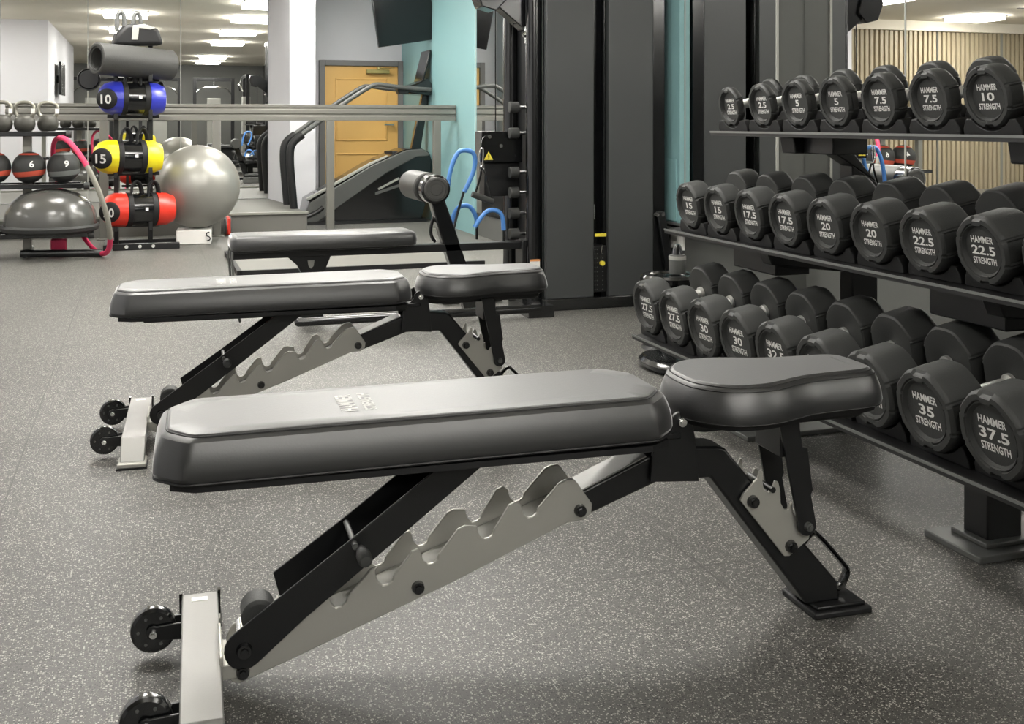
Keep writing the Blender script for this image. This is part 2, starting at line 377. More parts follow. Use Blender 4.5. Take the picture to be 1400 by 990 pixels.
# ================================================================= DUMBBELLS
def head_mesh(Rr, L, name='weight_head'):
    """front face at x=0, body to x=L (axis +x)"""
    n = 144; bm = NB()
    prof = [(.011, .02), (.011, .665), (.002, .735), (.002, .75), (.005, .765), (.005, .775), (0, .80), (0, .93), (.003, .965), (.010, 1.), (.0135, 1.)]
    prof += [(L*.30, 1.), (L-.012, 1.), (L-.004, .97), (L, .92), (L, .34), (L-.002, .30), (L-.002, .02)]
    rr = []
    for x, s in prof:
        ring = []
        for k in range(n):
            a = 2*PI*k/n
            f = s
            if s > .75:
                q = (a + PI/8) % (PI/4) - PI/8                       # octagonal flattening
                f *= 1 - .022*(1 + math.cos(q*8))/2 if True else 1
                dd = abs((a % PI) if (a % PI) < PI/2 else PI-(a % PI))   # angle from horizontal
                if dd < R(20) and x > .012: f *= .945                # recessed side band
                dt = abs(((a) % (PI)) - PI/2)
                if dt < R(12) and x < .0105: f *= .925               # notch top and bottom
                if abs(dd-R(22)) < R(2.5) and x < .0105: f *= .965
                if abs(dd-R(22)) < R(1.5) and x > .012: f *= .975
            ring.append(Vector((x, math.cos(a)*Rr*f, math.sin(a)*Rr*f)))
        rr.append(ring)
    rings(bm, rr)
    bmesh.ops.recalc_face_normals(bm, faces=bm.faces[:])
    for f in bm.faces: f.smooth = True
    me = bpy.data.meshes.new(name); bm.to_mesh(me); bm.free(); me.set_sharp_from_angle(angle=R(28)); me.materials.append(M['rubber'])
    return me
_dm = {}
TILT = R(11)
def dumbbell(txt, Rr, L, H, loc, lb, grp):
    """front face centre at loc"""
    key = (txt, Rr, L)
    if key not in _dm:
        hm = head_mesh(Rr, L)
        bm = NB(); prof = [(.013, 0), (.0135, .01), (.016, .03), (.0172, H/2), (.016, H-.03), (.0135, H-.01), (.013, H)]
        lathe(bm, prof, along('x', (L, 0, 0)), 20)
        cyl(bm, (L-.002, 0, 0), (L+.008, 0, 0), .022); cyl(bm, (L+H-.008, 0, 0), (L+H+.002, 0, 0), .022)
        bmesh.ops.recalc_face_normals(bm, faces=bm.faces[:])
        for f in bm.faces: f.smooth = True
        gm = bpy.data.meshes.new('grip'); bm.to_mesh(gm); bm.free(); gm.set_sharp_from_angle(angle=R(35)); gm.materials.append(M['knurl'])
        bm = NB()
        base = Matrix(((0, 0, -1, .0108), (-1, 0, 0, 0), (0, 1, 0, 0), (0, 0, 0, 1)))
        D = 2*Rr
        for s, wd, ht, y in (('HAMMER', .42, .095, .150), (txt, .13*len(txt.replace('.', ''))+(.06 if '.' in txt else 0), .13, 0), ('STRENGTH', .44, .095, -.150)):
            add_text(bm, s, wd*D, ht*D, base @ Matrix.Translation((0, y*D, 0)))
        tm = bpy.data.meshes.new('lettering'); bm.to_mesh(tm); bm.free(); tm.materials.append(M['letter'])
        _dm[key] = (hm, gm, tm)
    hm, gm, tm = _dm[key]
    t = thing('dumbbell', lb, 'dumbbell', loc, (0, -TILT, 0), grp)
    h1 = obj('weight_head', hm, 'rubber', t); l1 = obj('lettering', tm, 'letter', h1)
    obj('grip', gm, 'knurl', t)
    h2 = obj('weight_head', hm, 'rubber', t); h2.location = (2*L+H, 0, 0); h2.rotation_euler = (0, 0, PI)
    l2 = obj('lettering', tm, 'letter', h2)
    return t
ordn = ['first', 'second', 'third', 'fourth', 'fifth', 'sixth', 'seventh', 'eighth', 'ninth', 'tenth', 'eleventh']
tiers = []
tiers.append(('top', 1.95, 1.062, 3.425, .2075, ['2.5', '2.5', '5', '5', '7.5', '7.5', '10', '10'], [.071, .074, .078, .079, .079, .079, .080, .080], [.028, .030, .037, .039, .046, .050, .055, .056], .14))
tiers.append(('middle', 1.86, .698, 3.565, .210, ['15', '15', '17.5', '17.5', '20', '20', '22.5', '22.5', '25'], [.085]*9, [.074, .074, .085, .086, .098, .099, .11, .111, .118], .135))
tiers.append(('bottom', 1.69, .338, 3.562, .211, ['27.5', '27.5', '30', '30', '32.5', '32.5', '35', '35', '37.5', '37.5'], [.0975]*10, [.088, .088, .093, .093, .099, .100, .108, .109, .116, .117], .145))
RK = thing('dumbbell_rack', 'long black three tier dumbbell rack along the mirrored right wall', 'rack', (1.9, 2.5, 0))
def rk(x, y, z): return (x-1.9, y-2.5, z)
Y0, Y1 = 1.46, 3.70
for (nm, X, Z, ys, st, ws, rs, ls, H) in tiers:
    for k, wv in enumerate(ws):
        y = ys - st*k; Rr = rs[k]
        zc = Z + (Rr-rs[-1])*.75 if nm == 'top' else Z
        same = [j for j, q in enumerate(ws) if q == wv]
        which = ('the farther' if same[0] == k else 'the nearer') + ' of its pair' if len(same) > 1 else 'the only one in view'
        dumbbell(wv, Rr, ls[k], H, (X, y, zc), f'black rubber dumbbell marked {wv}, {ordn[k]} from the far end of the {nm} shelf', f'dumbbells on the {nm} shelf')
    # shelf : sloping tray
    Rm = max(rs); zt = Z - Rm - .016
    tl = math.tan(TILT); dep = 2*max(ls)*.9 + H + .03
    if nm == 'top': dep = .27
    y1 = {'top': 3.55, 'middle': 3.74, 'bottom': 3.66}[nm]; yc_ = (Y0+y1)/2; ln = y1-Y0
    bm = NB(); prism(bm, [(X-.002, zt-.012), (X-.002, zt+.004), (X+.004, zt+.004), (X+.006, zt-.002), (X+dep-.006, zt-.002+dep*tl), (X+dep-.006, zt+.03+dep*tl), (X+dep, zt+.03+dep*tl), (X+dep, zt-.03+dep*tl), (X+dep-.02, zt-.03+dep*tl), (X+.03, zt-.010)], Y0, y1, 'y')
    for v in bm.verts: v.co -= Vector((1.9, 2.5, 0))
    sh = obj('shelf', bm, 'tray', RK, smooth=False)
    bm = NB(); b2(bm, X-.005-1.9, X-.0015-1.9, Y0-2.5, y1-2.5, zt-.002, zt+.005); obj('edge_strip', bm, 'edge', sh, smooth=False)
    # rubber saddles
    for k in range(len(ws)):
        y = ys - st*k; Rr = rs[k]; q = (Rm - Rr)
        for xo in (.5*ls[k], ls[k]*1.5+H):
            bm = NB(); pts = []
            hw = st*.47; zb = -Rr-.016
            pts = [(-hw, zb), (-hw, zb+.018)]
            a0 = 50
            for a in range(-a0, a0+1, 10):
                pts.append((math.sin(R(a))*(Rr+.004), -math.cos(R(a))*(Rr+.004)))
            pts.insert(2, (-hw*.86, -math.cos(R(50))*(Rr+.004)))
            pts += [(hw*.86, -math.cos(R(50))*(Rr+.004)), (hw, zb+.018), (hw, zb)]
            w_ = min(.06, ls[k]*.8)
            prism(bm, pts, -w_/2, w_/2, 'x')
            zc = Z + (Rr-rs[-1])*.75 if nm == 'top' else Z
            o = obj('saddle', bm, 'rubber_dark', RK, bevel=.002)
            o.location = rk(X+xo*math.cos(TILT), y, zc+xo*math.sin(TILT)-.001); o.rotation_euler = (0, -TILT, 0)
# uprights
for yy in (2.11, 3.12):
    bm = NB()
    prism(bm, [(1.86, .0), (1.96, .0), (1.96, .24), (1.86, .225)], yy-.04, yy+.04, 'y')       # front stub
    prism(bm, [(2.22, .012), (2.32, .012), (2.32, .80), (2.22, .86)], yy-.035, yy+.035, 'y')   # rear column
    prism(bm, [(2.22, .86), (2.32, .80), (2.16, .972), (2.06, .955)], yy-.035, yy+.035, 'y')    # arm leaning forward to the top shelf
    prism(bm, [(1.75, .215), (1.82, .15), (2.3, .12), (2.3, .25), (2.1, .26)], yy-.03, yy+.03, 'y')
    prism(bm, [(1.90, .585), (1.92, .54), (2.25, .50), (2.25, .62), (2.15, .625)], yy-.03, yy+.03, 'y')
    prism(bm, [(1.99, .955), (2.0, .90), (2.16, .90), (2.24, .98)], yy-.04, yy+.04, 'y')
    b2(bm, 1.95, 2.08, yy, yy+.27, .50, .60); b2(bm, 2.03, 2.16, yy-.20, yy, .90, .965)
    for v in bm.verts: v.co -= Vector((1.9, 2.5, 0))
    u = obj('upright', bm, 'frame', RK, bevel=.004)
    bm = NB(); b2(bm, 1.79-1.9, 2.38-1.9, yy-2.5-.095, yy-2.5+.095, 0, .016)
    b2(bm, 1.84-1.9, 1.98-1.9, yy-2.5-.06, yy-2.5+.06, .016, .028)
    obj('foot_plate', bm, 'grey_plast', RK, bevel=.003)
    bm = NB()
    for xx, zz in ((1.84, .20), (2.06, .92), (2.12, .92), (1.98, .57)):
        cyl(bm, rk(xx, yy-.055, zz), rk(xx, yy-.03, zz), .012)
    obj('bolt', bm, 'chrome', u)

# ================================================================= ADJUSTABLE BENCH
def arc(cx, cy, r, a0, a1, n=8): return [(cx+r*math.cos(R(a0+(a1-a0)*i/n)), cy+r*math.sin(R(a0+(a1-a0)*i/n))) for i in range(n+1)]
def pad_rings(outline_fn, levels, tiltfn):
    return [[Vector((u, v, z + tiltfn(u))) for u, v in outline_fn(s)] for s, z in levels]
def round_poly(pts, it=2):
    p = [Vector((a, b, 0)) for a, b in pts]; return [(q.x, q.y) for q in smooth_path(p, it, True)]
def bolt(parent, u, v, h, r=.012, d=-1, m='gloss'):
    bm = NB(); cyl(bm, (u, v, h), (u, v+d*.009, h), r, r*.85, 16); cyl(bm, (u, v+d*.008, h), (u, v+d*.013, h), r*.55, r*.5, 6); obj('bolt', bm, m, parent)
def make_bench(label):
    T = thing('adjustable_bench', label, 'bench', group='adjustable weight benches')
    # base beam across the foot end
    bm = NB(); prism(bm, [(-.305, .016), (-.242, .072), (.242, .072), (.305, .016), (.262, .016), (.222, .03), (-.222, .03), (-.262, .016)], -.034, .034, 'x')
    bb = obj('base_beam', bm, 'silver', T, bevel=.003)
    for s in (-1, 1):
        bm = NB(); b2(bm, -.040, .040, s*.245, s*.325, .004, .017); fp = obj('foot_plate', bm, 'plate', T, bevel=.003); bm = NB(); b2(bm, -.042, .042, s*.243, s*.327, 0, .005); obj('rubber_foot', bm, 'rubber_dark', fp)
        if s > 0:
            cp = [(s*.236, .030), (s*.236, .0765), (s*.246, .0775), (s*.318, .017), (s*.31, .012)]
            bm = NB(); prism(bm, cp, -.039, -.0335, 'x'); obj('end_cap', bm, 'gloss', bb)
            bm = NB(); prism(bm, cp, .0335, .039, 'x'); obj('end_cap', bm, 'gloss', bb)
    bm = NB(); b2(bm, -.016, .014, .205, .222, .072, .0728); obj('sticker', bm, 'white_label', bb, smooth=False)
    # wheels
    for s in (-1, 1):
        v0 = .165*s - .012
        bm = NB(); lathe(bm, [(.018, -.013), (.036, -.013), (.041, -.009), (.0425, 0), (.041, .009), (.036, .013), (.018, .013)], along('y', (-.084, v0, .052)), 32)
        wl = obj('wheel', bm, 'gloss', T)
        bm = NB(); lathe(bm, [(.0, -.011), (.018, -.011), (.02, -.006), (.02, .006), (.018, .011), (0, .011)], along('y', (-.084, v0, .052)), 20)
        for k in range(6):
            a = k*PI/3; cyl(bm, (-.084+.027*math.cos(a), v0-.0145, .052+.027*math.sin(a)), (-.084+.027*math.cos(a), v0-.010, .052+.027*math.sin(a)), .003, n=8)
        obj('hub', bm, 'chrome' if s > 5 else 'grey_plast', wl)
        bm = NB()
        for d in (-.019, .017): prism(bm, [(-.034, .035), (-.034, .066), (-.07, .064)] + arc(-.084, .052, .013, 60, 300, 8) + [(-.07, .038)], v0+d-.0025, v0+d+.0025, 'y')
        obj('wheel_bracket', bm, 'frame', T, bevel=.001)
        bolt(T, -.084, v0-.021, .052, .008, -1, 'chrome')
    # toothed ladder plates
    pk = [(.660, .323), (.562, .291), (.464, .256), (.378, .224), (.302, .200)]
    vl = [(.592, .263), (.507, .232), (.402, .197), (.319, .168), (.235, .138)]
    out = [(.062, .026), (.155, .057), (.452, .161), (.667, .245), (.700, .247), (.714, .258), (.716, .275), (.704, .292), (.686, .318), (.678, .327)]
    for i in range(5):
        (pu, ph), (vu, vh) = pk[i], vl[i]
        out += [(pu+.003, ph+.003), (pu-.010, ph-.002), (vu+.016, vh+.014)]
        out += [(vu+.014, vh+.006), (vu+.006, vh), (vu-.004, vh-.001), (vu-.012, vh+.006), (vu-.015, vh+.014)]
        nx = pk[i+1] if i < 4 else (.205, .160)
        out += [(vu-.017+.0*i, min(vh+.024, nx[1]+.002))]
    out += [(.20, .158), (.14, .13), (.10, .112), (.055, .09), (.045, .07), (.044, .045), (.05, .032)]
    for s in (-1, 1):
        bm = NB(); prism(bm, out, s*.045-.004, s*.045+.004, 'y'); p = obj('toothed_plate', bm, 'plate', T, bevel=.0018, seg=1, smooth=False)
        for (u, h) in ((.379, .157), (.691, .266), (.07, .046)): bolt(p, u, s*.048, h, .0125, s)
    bm = NB()
    for (u, h) in ((.379, .157), (.20, .10)): cyl(bm, (u, -.042, h), (u, .042, h), .011)
    obj('spacer', bm, 'frame', T)
    bm = NB(); prism(bm, [(.12, .084), (.655, .272), (.655, .266), (.12, .078)], -.041, .0385, 'y'); obj('channel_web', bm, 'web', T)
    # link to the beam
    bm = NB(); b2(bm, .03, .062, -.05, .05, .036, .062); b2(bm, .03, .036, -.07, .07, .03, .085); obj('beam_link', bm, 'plate', T, bevel=.002)
    # spine
    sp = [(.690, .250), (.713, .250), (.855, .299), (.970, .298), (1.185, .020), (1.262, .020), (1.255, .060), (1.055, .290), (1.003, .352), (.985, .358), (.931, .362), (.833, .350), (.69, .292)]
    bm = NB(); prism(bm, sp, -.035, .035, 'y'); spn = obj('spine', bm, 'frame', T, bevel=.005)
    bm = NB(); prism(bm, [(.668, .288), (.690, .296), (.833, .3535), (.833, .350), (.69, .2925), (.672, .283)], -.0345, .0345, 'y'); obj('spine_cover', bm, 'silver', spn, bevel=.001)
    # front foot
    bm = NB(); b2(bm, 1.185, 1.318, -.066, .066, 0, .014); obj('rubber_foot', bm, 'rubber_dark', T, bevel=.004)
    bm = NB(); b2(bm, 1.196, 1.308, -.056, .056, .014, .022); obj('foot_plate', bm, 'frame', T, bevel=.003)
    # seat gusset plates
    gs = [(1.030, .250), (1.036, .262), (1.060, .284), (1.068, .290), (1.075, .306), (1.080, .304), (1.079, .285), (1.082, .266), (1.092, .261), (1.101, .268), (1.107, .282), (1.114, .280), (1.119, .262), (1.120, .236), (1.128, .223), (1.136, .222), (1.142, .232), (1.146, .236), (1.148, .215), (1.176, .178), (1.186, .168), (1.184, .158), (1.140, .128), (1.128, .129)]
    for s in (-1, 1):
        bm = NB(); prism(bm, gs, s*.042-.003, s*.042+.003, 'y'); p = obj('gusset_plate', bm, 'plate', T, bevel=.001, seg=1, smooth=False)
        for (u, h) in ((1.057, .246), (1.142, .148)): bolt(p, u, s*.045, h, .013, s)
    # seat struts
    for s in (-1, 1):
        bm = NB(); prism(bm, [(1.108, .405), (1.152, .405), (1.160, .350), (1.172, .347), (1.184, .262), (1.180, .252)] + arc(1.172, .190, .020, 10, -190, 10), s*.056-.004, s*.056+.004, 'y')
        p = obj('seat_strut', bm, 'frame', T, bevel=.0015); bolt(p, 1.172, s*.060, .190, .009, s, 'grey_plast')
    bm = NB(); b2(bm, 1.115, 1.16, -.052, .052, .33, .40); obj('strut_web', bm, 'frame', T, bevel=.003); bm = NB(); cyl(bm, (1.10, -.05, .266), (1.10, .05, .266), .006); obj('catch_pin', bm, 'frame', T)
    # carry handle at the front foot
    bm = NB(); tube(bm, [(1.182, 0, .118), (1.205, 0, .145), (1.215, 0, .152), (1.228, 0, .150), (1.292, 0, .078), (1.300, 0, .066), (1.298, 0, .055), (1.284, 0, .030), (1.255, 0, .034)], .0055, 8, 1, flat=(2.4, 1)); obj('carry_handle', bm, 'gloss', T)
    # hinge bracket
    for s in (-1, 1):
        bm = NB(); prism(bm, [(.835, .306), (.938, .298), (.930, .385), (.924, .412)] + arc(.900, .415, .022, -5, 185, 10) + [(.866, .400), (.843, .385)], s*.045-.004, s*.045+.004, 'y')
        p = obj('hinge_bracket', bm, 'frame', T, bevel=.002); bolt(p, .900, s*.049, .418, .010, s, 'chrome')
    # backrest support channel
    for s in (-1, 1):
        lo = .07 if s < 0 else .135
        if s < 0: pts = arc(.072, .087, .034, 130, 310, 10) + [(.175, .128), (.540, .400), (.452, .400), (.265, .265)]
        else: pts = [(.128, .172), (.140, .128), (.175, .132), (.540, .400), (.452, .400), (.265, .265)]
        bm = NB(); prism(bm, pts, s*.054-.003, s*.054+.003, 'y'); p = obj('support_arm', bm, 'frame', T, bevel=.0015)
        if s < 0: bolt(p, .072, s*.057, .087, .014, s)
    bm = NB(); prism(bm, [(.19, .137), (.525, .388), (.52, .394), (.186, .144)], -.052, .052, 'y'); obj('support_web', bm, 'frame', T)
    bm = NB(); cyl(bm, (.072, -.05, .087), (.072, .05, .087), .012); obj('pivot_pin', bm, 'chrome', T)
    bm = NB(); cyl(bm, (.262, -.075, .252), (.262, .05, .252), .0055); pn = obj('locking_pin', bm, 'grey_plast', T)
    bm = NB(); lathe(bm, [(.0, -.132), (.009, -.131), (.0125, -.124), (.013, -.10), (.009, -.078), (.006, -.066), (0, -.066)], along('y', (0, 0, 0)) @ Matrix.Diagonal((1, 1, 1, 1)), 20)
    for v in bm.verts: v.co += Vector((.272, 0, .246))
    obj('knob', bm, 'rubber', pn)
    # rubber stop between the plates
    bm = NB(); cyl(bm, (.098, -.03, .128), (.098, .03, .128), .030, n=28); b2(bm, .085, .115, -.028, .028, .09, .13); obj('rubber_stop', bm, 'rubber', T, bevel=.006)
    # back pad
    def bo(s):   # s = half width
        e0, e1 = -.055 - (s-.125)*.95, .842 + (s-.125)*.9; c1 = .046 + (s-.125)*.3; c2 = .052
        p = [(e0, -s+c2), (e0+c1*.9, -s), (e1-c1, -s), (e1, -s+c2*1.1), (e1, s-c2*1.1), (e1-c1, s), (e0+c1*.9, s), (e0, s-c2)]
        o = []
        for i, a in enumerate(p):          # small corner rounding
            b, c_ = p[i-1], p[(i+1) % 8]; va = Vector(a)
            db = (Vector(b)-va); dc = (Vector(c_)-va); r = .014
            q0 = va + db.normalized()*r; q1 = va + dc.normalized()*r; qm = (q0+q1+va*2)/4
            o += [(q0.x, q0.y), (qm.x, qm.y), (q1.x, q1.y)]
        return o
    tl = lambda u: .007*(u/.9)
    lv = [(.140, .405), (.147, .409), (.1502, .418), (.1495, .431), (.1468, .447), (.1425, .461), (.1365, .4745), (.1290, .4803), (.1262, .4808), (.1235, .4845), (.1205, .4860), (.085, .4860)]
    bm = NB(); rings(bm, pad_rings(bo, lv, tl)); bp = obj('back_pad', bm, 'vinyl', T, ang=24)
    bm = NB(); tube(bm, [(u, v, .4812+tl(u)) for u, v in bo(.1268)], .0014, 6, 0, True); obj('seam', bm, 'seam', bp)
    bm = NB(); tube(bm, [(u, v, .4755+tl(u)) for u, v in bo(.1325)], .0011, 6, 0, True); obj('stitching', bm, 'seam', bp)
    bm = NB(); tube(bm, [(u, v, .409+tl(u)) for u, v in bo(.1485)], .0022, 6, 0, True); obj('piping', bm, 'seam', bp)
    bm = NB(); mt = Matrix(((0, -1, 0, .275), (1, 0, 0, 0), (0, 0, 1, .4868), (0, 0, 0, 1)))
    add_text(bm, 'HAMMER', .12, .030, mt @ Matrix.Translation((0, .020, 0)) @ Matrix.Diagonal((1, 1, 1, 1)), .0022); add_text(bm, 'STRENGTH', .12, .022, mt @ Matrix.Translation((0, -.018, 0)), .0022)
    obj('lettering', bm, 'grey_letter', bp)
    bm = NB(); prism(bm, [(-.05, -.12), (-.01, -.142), (.80, -.142), (.845, -.11), (.845, .11), (.80, .142), (-.01, .142), (-.05, .12)], .394, .405, 'z'); obj('pad_board', bm, 'rubber_dark', T)
    bm = NB(); b2(bm, .02, .85, -.055, -.02, .374, .396); b2(bm, .02, .85, .02, .055, .374, .396); b2(bm, .80, .90, -.052, .052, .385, .398); obj('pad_rail', bm, 'frame', T, bevel=.003)
    # seat pad
    half = [(.918, .045), (.935, .080), (.960, .110), (.990, .126), (1.035, .129), (1.075, .120), (1.115, .102), (1.160, .088), (1.22, .083), (1.285, .080), (1.310, .070), (1.325, .048)]
    def so(s):
        c0 = (1.12, 0); o = []
        full = [(u, -v) for u, v in half] + [(u, v) for u, v in half[::-1]]
        full = round_poly(full, 2)
        n = len(full); res = []
        for i, (u, v) in enumerate(full):
            a, b = full[i-1], full[(i+1) % n]; tx, ty = b[0]-a[0], b[1]-a[1]; l = math.hypot(tx, ty) or 1
            res.append((u + ty/l*s, v - tx/l*s))
        return res
    ts = lambda u: .004*(u-.95)/.4
    lv = [(.016, .424), (.0215, .428), (.0235, .436), (.0215, .450), (.0175, .464), (.0125, .477), (.0065, .4895), (.002, .4935), (-.001, .4940), (-.004, .4970), (-.007, .4985), (-.034, .4985)]
    bm = NB(); rings(bm, pad_rings(so, lv, ts)); spd = obj('seat_pad', bm, 'vinyl', T, ang=26)
    bm = NB(); tube(bm, [(u, v, .4942+ts(u)) for u, v in so(.0005)], .0014, 6, 0, True); obj('seam', bm, 'seam', spd)
    bm = NB(); tube(bm, [(u, v, .487+ts(u)) for u, v in so(.008)], .0011, 6, 0, True); obj('stitching', bm, 'seam', spd)
    bm = NB(); tube(bm, [(u, v, .427+ts(u)) for u, v in so(.020)], .0022, 6, 0, True); obj('piping', bm, 'seam', spd)
    bm = NB(); rings(bm, pad_rings(so, [(.008, .414), (.010, .424)], ts)); obj('pad_board', bm, 'rubber_dark', T)
    bm = NB(); prism(bm, [(.915, .412), (.905, .395), (.96, .388), (1.30, .392), (1.32, .400), (1.32, .414)], -.034, .034, 'y'); obj('seat_frame', bm, 'frame', T, bevel=.003)
    return T
bn = make_bench('nearest black and silver adjustable bench in the foreground')
bn.location = (.0935, 2.007, 0); bn.rotation_euler = (0, 0, R(-2.3))
bn2 = copy_tree(bn); bn2['label'] = 'second adjustable bench, standing behind the nearest one'
bn2.location = (-.0215, 3.67, 0); bn2.rotation_euler = (0, 0, R(-2.6))

# ================================================================= CABLE TOWER
T = thing('cable_tower', 'tall black and grey twin shroud cable machine tower by the teal pilaster', 'gym machine', (2.36, 5.46, 0))
def tw(x, y, z): return (x-2.36, y-5.46, z)
TZ = 2.3
def tb(name, x0, x1, y0, y1, z0, z1, m, par=T, bv=.004):
    bm = NB(); b2(bm, x0-2.36, x1-2.36, y0-5.46, y1-5.46, z0, z1); return obj(name, bm, m, par, bevel=bv)
tb('base', 2.0, 2.72, 5.45, 6.05, 0, .062, 'gloss')
tb('shroud_panel', 2.02, 2.292, 5.46, 5.50, .062, TZ, 'shroud')
tb('shroud_panel', 2.378, 2.644, 5.46, 5.50, .062, TZ, 'shroud')
tb('shroud_panel', 2.02, 2.292, 5.99, 6.03, .062, TZ, 'shroud')
tb('shroud_panel', 2.378, 2.644, 5.99, 6.03, .062, TZ, 'shroud')
tb('post', 2.644, 2.715, 5.46, 5.54, .062, TZ, 'gloss'); tb('post', 2.644, 2.715, 5.96, 6.03, .062, TZ, 'gloss')
tb('side_panel', 2.012, 2.02, 5.50, 6.03, .062, TZ, 'frame'); tb('side_panel', 2.650, 2.66, 5.54, 5.96, .062, TZ, 'shroud')
tb('inner_panel', 2.292, 2.378, 5.56, 5.57, .062, TZ, 'gloss')
bm = NB(); cyl(bm, tw(1.985, 5.56, .02), tw(1.985, 5.56, TZ), .045, n=28); obj('post', bm, 'gloss', T)
bm = NB(); cyl(bm, tw(1.985, 5.95, .02), tw(1.985, 5.95, TZ), .045, n=28); obj('post', bm, 'gloss', T)
tb('top_cap', 1.94, 2.72, 5.45, 6.05, TZ, TZ+.06, 'frame')
ws = tb('weight_stack', 2.296, 2.374, 5.475, 5.555, .085, .335, 'frame')
bm = NB()
for k in range(10):
    for xx in (2.305, 2.318, 2.350): cyl(bm, tw(xx, 5.476, .10+k*.024), tw(xx, 5.4735, .10+k*.024), .0035, n=8)
obj('stack_hole', bm, 'grey_plast', ws)
bm = NB(); cyl(bm, tw(2.343, 5.48, .242), tw(2.343, 5.455, .242), .013, n=16); obj('selector_pin', bm, 'yel_label', ws)
bm = NB(); tube(bm, [tw(2.343, 5.458, .25), tw(2.325, 5.452, .27), tw(2.335, 5.458, .31), tw(2.345, 5.47, .34)], .0015, 6, 2); obj('pin_cord', bm, 'chrome', ws)
tb('label', 2.302, 2.370, 5.468, 5.475, .385, .402, 'yel_label', ws, .002)
bm = NB(); cyl(bm, tw(2.30, 5.50, .40), tw(2.30, 5.50, TZ), .006); cyl(bm, tw(2.37, 5.50, .40), tw(2.37, 5.50, TZ), .006); obj('guide_rod', bm, 'gloss', T)
bm = NB(); cyl(bm, tw(2.298, 5.47, .48), tw(2.298, 5.47, .56), .005); obj('catch', bm, 'chrome', T)
bm = NB(); prism(bm, [(2.655-2.36, .515), (2.70-2.36, .515), (2.755-2.36, .20), (2.71-2.36, .19)], -.03, -.008, 'y'); la = obj('lever_arm', bm, 'frame', T, bevel=.004)
bm = NB()
for xx in (2.655, 2.69): cyl(bm, tw(xx, 5.428, .498), tw(xx, 5.452, .498), .011, n=14)
obj('bolt', bm, 'chrome', la)
tb('sticker', 1.955, 2.0, 5.508, 5.514, .09, .135, 'white_label', T, 0); tb('sticker', 1.945, 2.0, 5.508, 5.514, .20, .262, 'white_label', T, 0); tb('sticker', 1.945, 2.0, 5.506, 5.510, .262, .272, 'orange', T, 0)
# pegs
for z in (1.084, .944, .732, .623, .511, .399, .134):
    bm = NB(); cyl(bm, tw(1.865, 5.62, z), tw(1.918, 5.62, z), .030, n=24); pg = obj('peg_roller', bm, 'rubber', T, bevel=.004)
    bm = NB(); cyl(bm, tw(1.918, 5.62, z), tw(1.965, 5.62, z), .009, n=12); obj('peg_pin', bm, 'chrome', pg)
# pulley housing with warning triangle
tb('pulley_housing', 1.72, 1.955, 5.66, 5.78, .785, .955, 'gloss'); 
tb('pulley_guard', 1.75, 1.95, 5.70, 5.80, .60, .785, 'frame')
bm = NB()
for xx, zz in ((1.765, .925), (1.83, .875)): cyl(bm, tw(xx, 5.66, zz), tw(xx, 5.652, zz), .010, n=16)
obj('bolt', bm, 'chrome', T)
bm = NB(); prism(bm, [(1.735-2.36, .80), (1.785-2.36, .80), (1.76-2.36, .845)], .195, .199, 'y'); tr = obj('warning_triangle', bm, 'yel_label', T)
bm = NB(); b2(bm, 1.757-2.36, 1.763-2.36, .192, .195, .812, .83); b2(bm, 1.757-2.36, 1.763-2.36, .192, .195, .805, .809); obj('exclamation_mark', bm, 'gloss', tr)
# upper swing arm
bm = NB(); prism(bm, [(1.72, 1.78), (1.80, 1.62), (1.95, 1.50), (1.99, 1.50), (1.99, 1.66), (1.84, 1.80)], 5.60, 5.70, 'y')
prism(bm, [(1.66, 1.72), (1.70, 1.62), (1.78, 1.60), (1.84, 1.66), (1.80, 1.80), (1.68, 1.80)], 5.58, 5.72, 'y')
for v in bm.verts: v.co -= Vector((2.36, 5.46, 0))
obj('swing_arm', bm, 'gloss', T, bevel=.006)
bm = NB(); cyl(bm, tw(1.93, 5.58, 1.47), tw(1.99, 5.58, 1.50), .015); cyl(bm, tw(1.955, 5.60, 1.43), tw(1.955, 5.60, 1.52), .010); obj('arm_latch', bm, 'chrome', T)
for xx in (1.80, 1.90):
    bm = NB(); cyl(bm, tw(xx, 5.66, .94), tw(xx, 5.66, 1.66), .003, n=8); obj('cable', bm, 'gloss', T)
# low floor tube of the tower
bm = NB(); cyl(bm, tw(.70, 5.31, .045), tw(1.93, 5.31, .045), .022, n=20); sph(bm, tw(.70, 5.31, .045), .022); b2(bm, 1.86-2.36, 2.0-2.36, 5.29-5.46, 5.62-5.46, 0, .06)
obj('floor_tube', bm, 'gloss', T)
# hanging cable grip
T2 = thing('stirrup_grip', 'black tubular cable grip hanging from a chrome clip beside the tower', 'handle', (1.72, 5.62, .6))
bm = NB(); cyl(bm, (-.065, 0, .02), (.055, 0, -.025), .017, n=18); obj('grip', bm, 'rubber', T2, bevel=.003)
bm = NB(); tube(bm, [(-.05, 0, .01), (-.015, 0, .12), (-.012, 0, .16), (.005, 0, .15), (.045, 0, -.02)], .006, 8, 1); obj('strap', bm, 'gloss', T2)
bm = NB(); tube(bm, [(-.012, 0, .16), (-.024, 0, .18), (-.022, 0, .25), (-.008, 0, .27), (0, 0, .25), (-.004, 0, .18)], .0035, 8, 1, True); obj('clip', bm, 'chrome', T2)
tb2 = NB(); tube(tb2, [(-.012, 0, .26), (-.01, 0, .31), (.02, .03, .33)], .003, 6, 1); obj('cable', tb2, 'gloss', T2)

